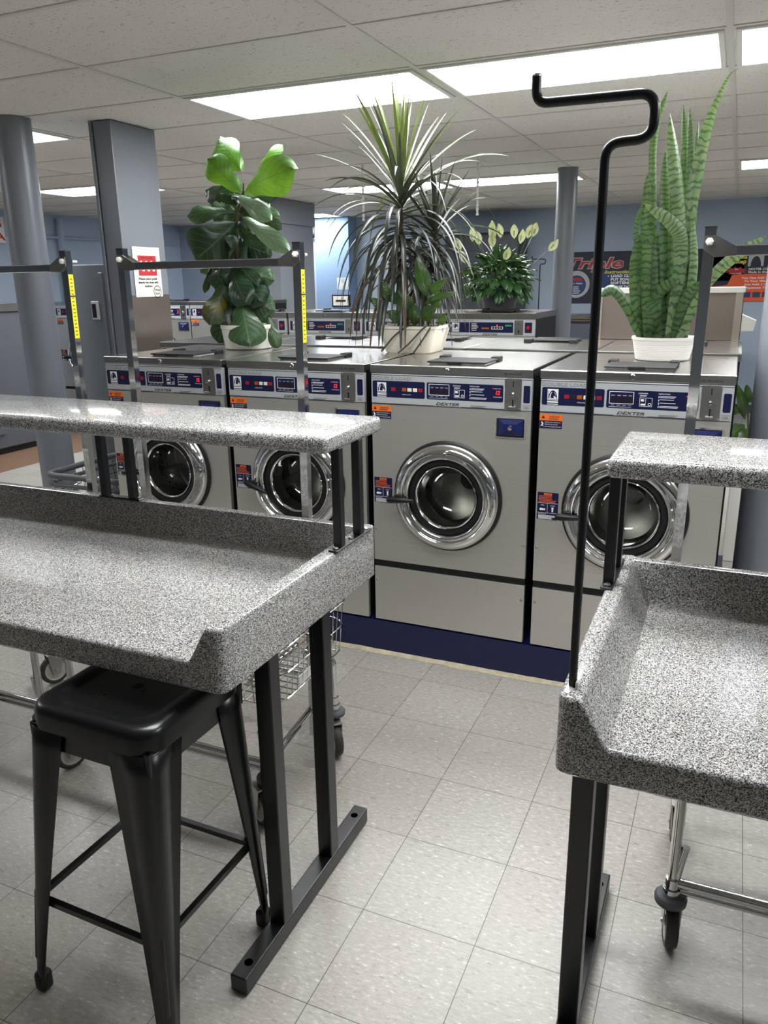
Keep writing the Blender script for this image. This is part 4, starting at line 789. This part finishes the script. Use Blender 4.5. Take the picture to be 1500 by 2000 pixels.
for k,(Q,wd) in enumerate(SNK):
    Q=[Vector(p) for p in Q]; Q[0].x=sc[0]+(Q[0].x-sc[0])*.8; Q[0].z=1.345; n=26; C_=[]
    for i in range(n+1):
        u=i/n*(len(Q)-1); j=min(len(Q)-2,int(u)); f_=u-j; p0=Q[max(0,j-1)] if j else Q[0]*2-Q[1]; p3=Q[j+2] if j+2<len(Q) else Q[-1]*2-Q[-2]; p1,p2=Q[j],Q[j+1]
        C_.append(.5*((2*p1)+(p2-p0)*f_+(2*p0-5*p1+4*p2-p3)*f_**2+(-p0+3*p1-3*p2+p3)*f_**3))
    tw=rn.uniform(-.5,.5); rows=[]; Lt=sum((C_[i+1]-C_[i]).length for i in range(n))*1.5
    for i,p in enumerate(C_):
        s=i/n; d=(C_[min(n,i+1)]-C_[max(0,i-1)]).normalized(); side=d.cross(TOCAM).normalized(); q=Matrix.Rotation(tw*(.4+s),3,d); side=q@side; N=side.cross(d)
        w_=wd/2*lerp(SW if k!=8 else SW9,s); rows.append([(p+side*(w_*v)-N*(.45*w_*v*v),(s*Lt,v)) for v in (-1,-.6,-.2,.2,.6,1)])
    grid(b,rows,uv,1 if k in (4,8,9,10,11) else 0)
obj('leaves',b,[S1,S2],t,'all')
# peace lily
t=thing('peace_lily','peace lily with cream flowers in a charcoal pot on the far washers','potted plant',(0,0,0))
lc=(-1.803,6.46); LZ=1.3475
pot(t,lc,LZ,[(0,0),(.11,0),(.12,.01),(.15,.16),(.157,.163),(.157,.18),(.147,.18),(.142,.15)],M_DARKPOT,soil=(.145,.155))
Y_LEAF=m_leaf('lily_leaf',(40,76,42),(76,116,64),(92,126,82),rough=.25,transl=.12); Y_SP=m_leaf('lily_spathe',(206,214,150),(238,240,204),None,transl=.2); Y_SPD=mat('spadix',(176,190,90),.7)
b,uv=new_leaves(); rn=random.Random(21)
for k in range(230):
    az=k*2.39996; el=radians(82-112*(k/230)**.8+rn.uniform(-14,14)); d=Vector((cos(az)*cos(el),sin(az)*cos(el),sin(el))); r1=rn.uniform(.11,.19)
    B=Vector((lc[0]+.05*d.x,lc[1]+.05*d.y,LZ+.165)); M_=Vector((lc[0],lc[1],LZ+.235))+Vector((d.x*r1*1.15,d.y*r1*1.15,d.z*r1*.95)); T=M_+(d+Vector((0,0,rn.uniform(-1.1,-.25)))).normalized()*rn.uniform(.10,.155); nrm=(d+Vector((rn.uniform(-.5,.5),rn.uniform(-.5,.5),.5))).normalized()
    tube(b,[B,(B+M_)/2+Vector((0,0,.03)),M_],.0018,3); broad_leaf(b,uv,M_,T,rn.uniform(.044,.070),0,rn,tab=EW,arch=.10,cup=.18,wave=.02,face=nrm,ns=8,nt=4,tilt=.6)
clampz(b,LZ+.012); obj('foliage',b,Y_LEAF,t,'all')
rn=random.Random(2)
for p in SPA:
    p=Vector(p); b=NB(); B=Vector((lc[0]+(p.x-lc[0])*.3,lc[1]+(p.y-lc[1])*.3,LZ+.2)); tube(b,fillet([B,(B+p)/2+Vector(((p.x-B.x)*.1,0,.04)),p],.1,5),.0025,5); fl=obj('flower_stalk',b,Y_LEAF,t,True)
    d=((p-B).normalized()+Vector((rn.uniform(-.3,.3),0,.4))).normalized(); b2,uv2=new_leaves(); broad_leaf(b2,uv2,p-d*.025,p+d*.085,.064,0,rn,tab=EW,arch=.05,cup=-.25,wave=0,ns=8,nt=6); obj('spathe',b2,Y_SP,fl,'all')
    b3=NB(); tube(b3,[p-TOCAM*-.008,p+TOCAM*.01+d*.035],.005,6); obj('spadix',b3,Y_SPD,fl,True)
# leafy plant at the right edge
t=thing('leafy_plant','small leafy plant on a pale stand at the right edge behind the last washer','potted plant',(0,0,0))
b=NB(); box(b,.06,.20,4.72,4.86,0,.60,.006,2); obj('stand',b,M_WHITEPOT,t)
pot(t,(.13,4.79),.60,[(0,0),(.055,0),(.07,.10),(.065,.10),(.06,.09)],M_WHITEPOT,soil=(.062,.088))
b,uv=new_leaves(); rn=random.Random(9)
for B,T,wd in (((.10,4.79,.82),(.035,4.7,1.03),.06),((.1,4.78,.95),(.16,4.70,.93),.07),((.09,4.78,.86),(.02,4.72,.90),.06),((.1,4.75,.80),(.02,4.68,.74),.08),((.12,4.75,.78),(.09,4.66,.70),.08),((.13,4.79,.8),(.2,4.7,.86),.07),((.1,4.78,.9),(.09,4.72,1.02),.06)): broad_leaf(b,uv,B,T,wd,0,rn,tab=EW)
obj('foliage',b,P_LEAF,t,'all')
b=NB()
for q in ((.10,4.79,.95),(.13,4.79,.9)): tube(b,[(.13,4.79,.68),q],.004,6)
obj('stem',b,mat('green_stem',(86,110,60),.6),t)
# ---------------- background fittings ----------------
t=thing('grey_cabinet','grey sheet metal cabinet with a small navy display left of the first washer','cabinet',(-3.50,3.95,0))
b=NB(); box(b,-.145,.135,-.25,.3,0,1.707,.006,2); obj('body',b,M_GREYCAB,t); b=NB(); box(b,.07,.1,-.256,-.25,.1,1.66,.002,1); obj('door_flange',b,M_GREYCAB,t)
b=NB(); box(b,-.005,.052,-.258,-.25,1.395,1.50,.002,1); p=tag(obj('display_bezel',b,M_FRAME,t),'white bezel'); b=NB(); box(b,.002,.032,-.26,-.258,1.405,1.485); obj('display',b,M_NAVY,p); b=NB(); box(b,.012,.022,-.2612,-.26,1.452,1.456); box(b,.012,.022,-.2612,-.26,1.428,1.431); obj('display_reading',b,M_RED,p)
t=thing('machine_bank','long bank of grey machines with a steel top along the left aisle','machine bank',(-6.49,4.9,0))
b=NB(); box(b,-.75,0,-1.6,1.05,.06,1.36,.01,2); obj('body',b,M_BANK,t); b=NB(); box(b,-.72,-.03,-1.57,1.02,0,.06); obj('toe_kick',b,M_CASE,t); b=NB(); box(b,-.77,.02,-1.62,1.07,1.36,1.44,.004,1); obj('steel_top',b,M_STEELTOP,t)
b=NB(); box(b,0,.03,.45,.58,.2,1.26,.004,1); obj('door_panel',b,M_BANK,t)
b=NB()
for y in (-.3,.42): lathe(b,[(0,.012),(.014,.008),(.018,0)],14,Matrix.Translation((0,y,.17))@Matrix.Rotation(pi/2,4,'Y'))
obj('dome_bolt',b,M_BANK,t,True)
t=thing('splash_box','upright stainless box with a folded lip standing on the right end back row washer','steel box',(-.33,4.38,1.277))
b=NB(); box(b,-.36,.353,0,.16,0,.235,.003,1); obj('body',b,M_SPLASH,t); b=NB(); box(b,-.365,.358,-.012,.17,.235,.262,.003,1); obj('folded_lip',b,M_STEEL,t)

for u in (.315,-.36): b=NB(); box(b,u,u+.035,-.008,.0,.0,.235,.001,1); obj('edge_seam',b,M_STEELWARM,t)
b=NB(); prism(b,[(.353,.13),(.42,.10),(.41,.05),(.353,.05)],.0,.1); obj('side_spout',b,M_STEEL,t)
KX=10.44/10.2
def bk(x,z): return x*KX,1.5855+(z-1.5855)*KX
t=thing('wall_banner','navy laundry banner with red triple lettering on the back wall behind the snake plant','banner',(0,0,0)); yb=YB-.012
def bx(bm,x0,x1,z0,z1,d,k=.004):
    a,z=bk(x0,z0); c,w_=bk(x1,z1); box(bm,a,c,yb-d,yb-d+k,z,w_)
b=NB(); bx(b,-2.02,.02,1.30,1.905,0,.008); bn=obj('banner_sheet',b,M_NIGHT,t)
b=NB(); bx(b,-1.56,-.50,1.40,1.675,.002,.002); obj('text_panel',b,M_BANBLUE,bn)
def bt(bm,s,x,z,h,d,width=None,**k):
    a,z=bk(x,z); text(bm,s,a,z,h*KX,yb-d,width*KX if width else None,**k)
b=NB(); bt(b,'Triple',-2.00,1.712,.125,.004,.69,shear=.25,bold=.055); bt(b,'Load',-1.24,1.712,.125,.004,.75,shear=.25,bold=.055); obj('headline_outline',b,M_SILVER,bn)
b=NB(); bt(b,'Triple',-1.995,1.715,.119,.006,.68,shear=.25,bold=.02); bt(b,'Load',-1.235,1.715,.119,.006,.74,shear=.25,bold=.02); obj('headline',b,M_BANRED,bn)
b=NB(); bt(b,'Instructions',-1.53,1.648,.038,.005,.36,shear=.3,bold=.03); obj('subheading',b,M_BANYEL,bn)
b=NB()
for k,(s,w_) in enumerate((('LOAD CLOTHES',.37),('PUT SOAP AND',.36),('SOFTENER IN',.34),('CLOSE DOOR',.31))): bt(b,s,-1.45,1.605-.041*k-(.006 if k==3 else 0),.03,.005,w_,bold=.045)
for z in (1.617,1.489): bx(b,-1.485,-1.472,z-.007,z+.007,.006,.002)
obj('instructions',b,M_WHITE,bn)
b=NB(); a,z=bk(-1.86,1.525); lathe(b,[(.135,.002),(.15,.006),(.165,.002)],40,FY(a,z,yb-.002)); lathe(b,[(0,.0015),(.135,.0015)],40,FY(a,z,yb-.002)); obj('drawn_door',b,M_SILVER,bn)
b=NB(); lathe(b,[(0,.003),(.12,.003)],40,FY(a,z-.01,yb-.002)); obj('drawn_window',b,M_BANBLUE,bn); b=NB(); bt(b,'21-9884',-1.915,1.525,.022,.007,.13); bars(b,*bk(-1.90,1.50),.10,4,.025,.01,yb-.006,RN); obj('phone_number',b,M_WHITE,bn); b=NB(); bx(b,-1.92,-1.79,1.565,1.60,.008,.002); obj('red_mark',b,M_BANRED,bn)
t=thing('wall_banner','orange and navy soap banner on the back wall right of the snake plant','banner',(0,0,0))
b=NB(); bx(b,-.40,.75,1.545,1.83,.0,.008); bn=obj('banner_sheet',b,M_NIGHT,t)
b=NB(); P=[bk(x,z) for x,z in [(-.40,1.318),(.75,1.318),(.75,1.60)]+[(.75-.05*k,1.575+.045*sin(k/23*pi)) for k in range(1,18)]+[(-.14,1.50),(-.40,1.47)]]; prism(b,P,yb-.012,yb-.002); obj('orange_field',b,M_BANOR,bn)
b=NB(); bt(b,'Free Soap',-.20,1.735,.045,.004,.235,shear=.15,bold=.04); bt(b,'Extra Time',-.16,1.785,.04,.004,.2,shear=.15,bold=.04); obj('yellow_lettering',b,M_BANYEL,bn)
b=NB(); P=[]
for k in range(22): a=2*pi*k/22; r=(.115,.07)[k%2]; P.append(bk(-.06+r*1.1*cos(a),1.652+r*.42*sin(a)))
prism(b,P,yb-.004,yb-.001); obj('starburst',b,M_BANRED,bn)
b=NB(); bt(b,'the',-.06,1.663,.018,.006,.035,align='CENTER'); bt(b,'new wash',-.06,1.618,.018,.006,.11,align='CENTER')
for k,s in enumerate(('You Can Add 3 Minutes','To Your Wash Cycle','Just Add 1 Quarter','Dispenses The Soap')): bt(b,s,.60,1.565-.036*k,.022,.014,(.57,.5,.5,.45)[k],bold=.04,align='CENTER') if 0 else bt(b,s,.0+.035*(k>0),1.565-.036*k,.022,.014,(.42,.36,.36,.36)[k],bold=.03)
bt(b,'DEXTER COMPANY',.068,1.658,.026,.004,.32,bold=.02); bt(b,'Made in the USA',.068,1.628,.022,.004,.28,bold=.02); obj('white_lettering',b,M_WHITE,bn)
b=NB(); bx(b,.055,.215,1.695,1.83,.003,.002); lathe(b,[(0,.006),(.0,.006)],8,FY(0,1.7,yb)) if 0 else None; obj('arch_emblem',b,M_SILVER,bn)
b=NB(); P=[bk(.135+.055*cos(pi*k/10),1.70+.11*sin(pi*k/10)) for k in range(11)]; prism(b,P,yb-.0045,yb-.003); bx(b,.055,.215,1.69,1.70,.0045,.001); obj('arch_opening',b,M_NIGHT,bn)
b=NB()
for k in range(4): bx(b,.035+.10*k,.115+.10*k,1.36,1.42,.014,.002)
obj('blue_boxes',b,M_BANBLUE,bn)
t=thing('framed_notice','small white notice in a dark frame on the pale blue wall','framed notice',(0,0,0)); y=YB-.25; k_=(y)/9.95
b=NB(); f_=lambda x0,x1,z0,z1,d0,d1:box(b,x0*k_,x1*k_,y-d1,y-d0,1.5855+(z0-1.5855)*k_,1.5855+(z1-1.5855)*k_)
f_(-5.125,-4.848,1.27,1.425,0,.015); obj('frame',b,M_CASE,t); b=NB(); f_(-5.105,-4.875,1.285,1.41,.015,.018); o=obj('sheet',b,M_PAPER,t); b=NB(); f_(-5.065,-4.915,1.335,1.36,.018,.02); obj('printed_band',b,M_INK,o)
t=thing('paper_notice','pale printed paper taped to the blue wall above the framed notice','paper notice',(0,0,0)); b=NB(); f_(-5.045,-4.87,1.495,1.65,0,.002); o=obj('sheet',b,mat('blue_white_paper',(196,208,214),.7),t); b=NB(); bars(b,-4.97*k_,1.545,.08,3,.016,.006,y-.0022,RN); f_(-4.98,-4.93,1.58,1.64,.002,.0025); obj('print',b,M_SILVER,o)
t=thing('vending_cabinet','dark grey cabinet against the back wall behind the peace lily','cabinet',(0,0,0)); b=NB(); box(b,-3.52,-2.53,9.95,10.4,0,2.16,.05,4); obj('body',b,M_DARKCAB,t); b=NB(); box(b,-3.30,-2.78,9.94,9.95,1.3,1.95,.004,1); obj('door_panel',b,M_GREYCAB,t) if 0 else obj('door_panel',b,M_DARKCAB,t)
b=NB(); box(b,-3.17,-2.98,9.934,9.94,1.40,1.75); s=tag(obj('notice',b,M_PAPER,t),'white notice with a red ring'); b=NB(); lathe(b,[(.05,.002),(.07,.002)],28,FY(-3.09,1.66,9.934)); obj('red_ring',b,M_REDPRINT,s)
t=thing('sign','white hanging sign with red area lettering behind the left round column','sign',(0,0,0)); b=NB(); box(b,-7.92,-7.9,6.12,7.09,2.08,2.37,.006,2); o=obj('board',b,M_FRAME,t)
b=NB(); mm=Matrix(((0,-1,0,-7.8985),(1,0,0,0),(0,0,1,0),(0,0,0,1))); text(b,'FOLDING',6.16,2.25,.09,0,.89,mtx=mm,bold=.02); text(b,'AREA',6.52,2.11,.09,0,.57,mtx=mm,bold=.02); obj('lettering',b,M_REDPRINT,o)
t=thing('sign','white paper detergent pod sign taped to the grey square column','sign',(-3.2065,3.86,0)); b=NB(); box(b,0,.002,-.115,.122,1.52,1.80); o=obj('sheet',b,M_PAPER,t)
mm=Matrix(((0,-1,0,.0026),(1,0,0,0),(0,0,1,0),(0,0,0,1))); b=NB(); box(b,.002,.0026,-.075,.085,1.64,1.752); p=obj('red_picture',b,M_REDPRINT,o)
b=NB()
for k in range(3): box(b,.0026,.0032,-.042+.045*k,-.022+.045*k,1.665,1.70); lathe(b,[(0,.0),(.009,0)],12,Matrix.Translation((.0032,-.048+.045*k,1.715))@Matrix.Rotation(pi/2,4,'Y'))
text(b,'CHOOSE THE NUMBER',-.05,1.735,.007,0,.10,mtx=mm); obj('picture_icons',b,M_PAPER,p)
b=NB()
for k,(s,w_) in enumerate((('Please place pods',.16),('directly into drum with',.175),('clothing',.07))): text(b,s,0,1.617-.021*k,.0125,0,w_,mtx=mm,bold=.035,align='CENTER')
text(b,'White',.075,1.552,.013,0,.052,mtx=mm,bold=.03,align='CENTER'); text(b,'Spot',.075,1.533,.013,0,.045,mtx=mm,bold=.03,align='CENTER'); lathe(b,[(.031,0),(.0355,0)],32,Matrix.Translation((.0026,.075,1.548))@Matrix.Rotation(pi/2,4,'Y')); obj('lettering',b,M_INK,o)
for (x,l) in ((-2.745,'thin white chain hanging from the ceiling left of the dracaena crown'),(-1.824,'thin white chain hanging from the ceiling right of the dracaena')):
    t=tag(obj('hanging_chain',NB(),M_FRAME),l,'chain'); b=NB(); z=2.449
    k=0
    while z>2.055:
        box(b,x-.007-.003*(k%2),x+.007+.003*(k%2),5.9-.004,5.9+.004,z-.016,z,.002,1); z-=.0155; k+=1
    b.to_mesh(t.data); b.free()
t=tag(obj('coiled_hose',NB(),M_CASE),'black coiled hose on the back wall right of the capped square column','hose'); b=NB()
for k in range(3): tube(b,[(-5.66+.08*cos(a*pi/12),10.40-.024*k,2.30+.10*sin(a*pi/12)) for a in range(24)],.012,6,closed=True)
b.to_mesh(t.data); b.free()
t=thing('long_counter','long dark fronted counter with a pale top below the triple banner','counter',(0,0,0)); b=NB(); box(b,-2.2,-.2,9.6-.6,9.55,0,1.14); obj('body',b,M_DARKCAB,t); b=NB(); box(b,-2.25,-.15,8.95,9.58,1.17,1.2,.004,1); obj('top',b,M_STEELTOP,t); b=NB(); box(b,-2.22,-.18,8.97,9.56,1.14,1.17); tag(obj('edge_strip',b,M_WOOD,t),'brown edge strip')
b=NB(); tube(b,[(XL+.03,5.0,2.18),(XL+.03,10.3,2.18)],.02,8); tube(b,[(XL+.03,8.0,.2),(XL+.03,8.0,2.4)],.05,10); tube(b,[(XL+.03,9.0,.2),(XL+.03,9.0,2.4)],.07,10); tag(obj('trim_3',b,M_WALL,None,True),kind='structure')
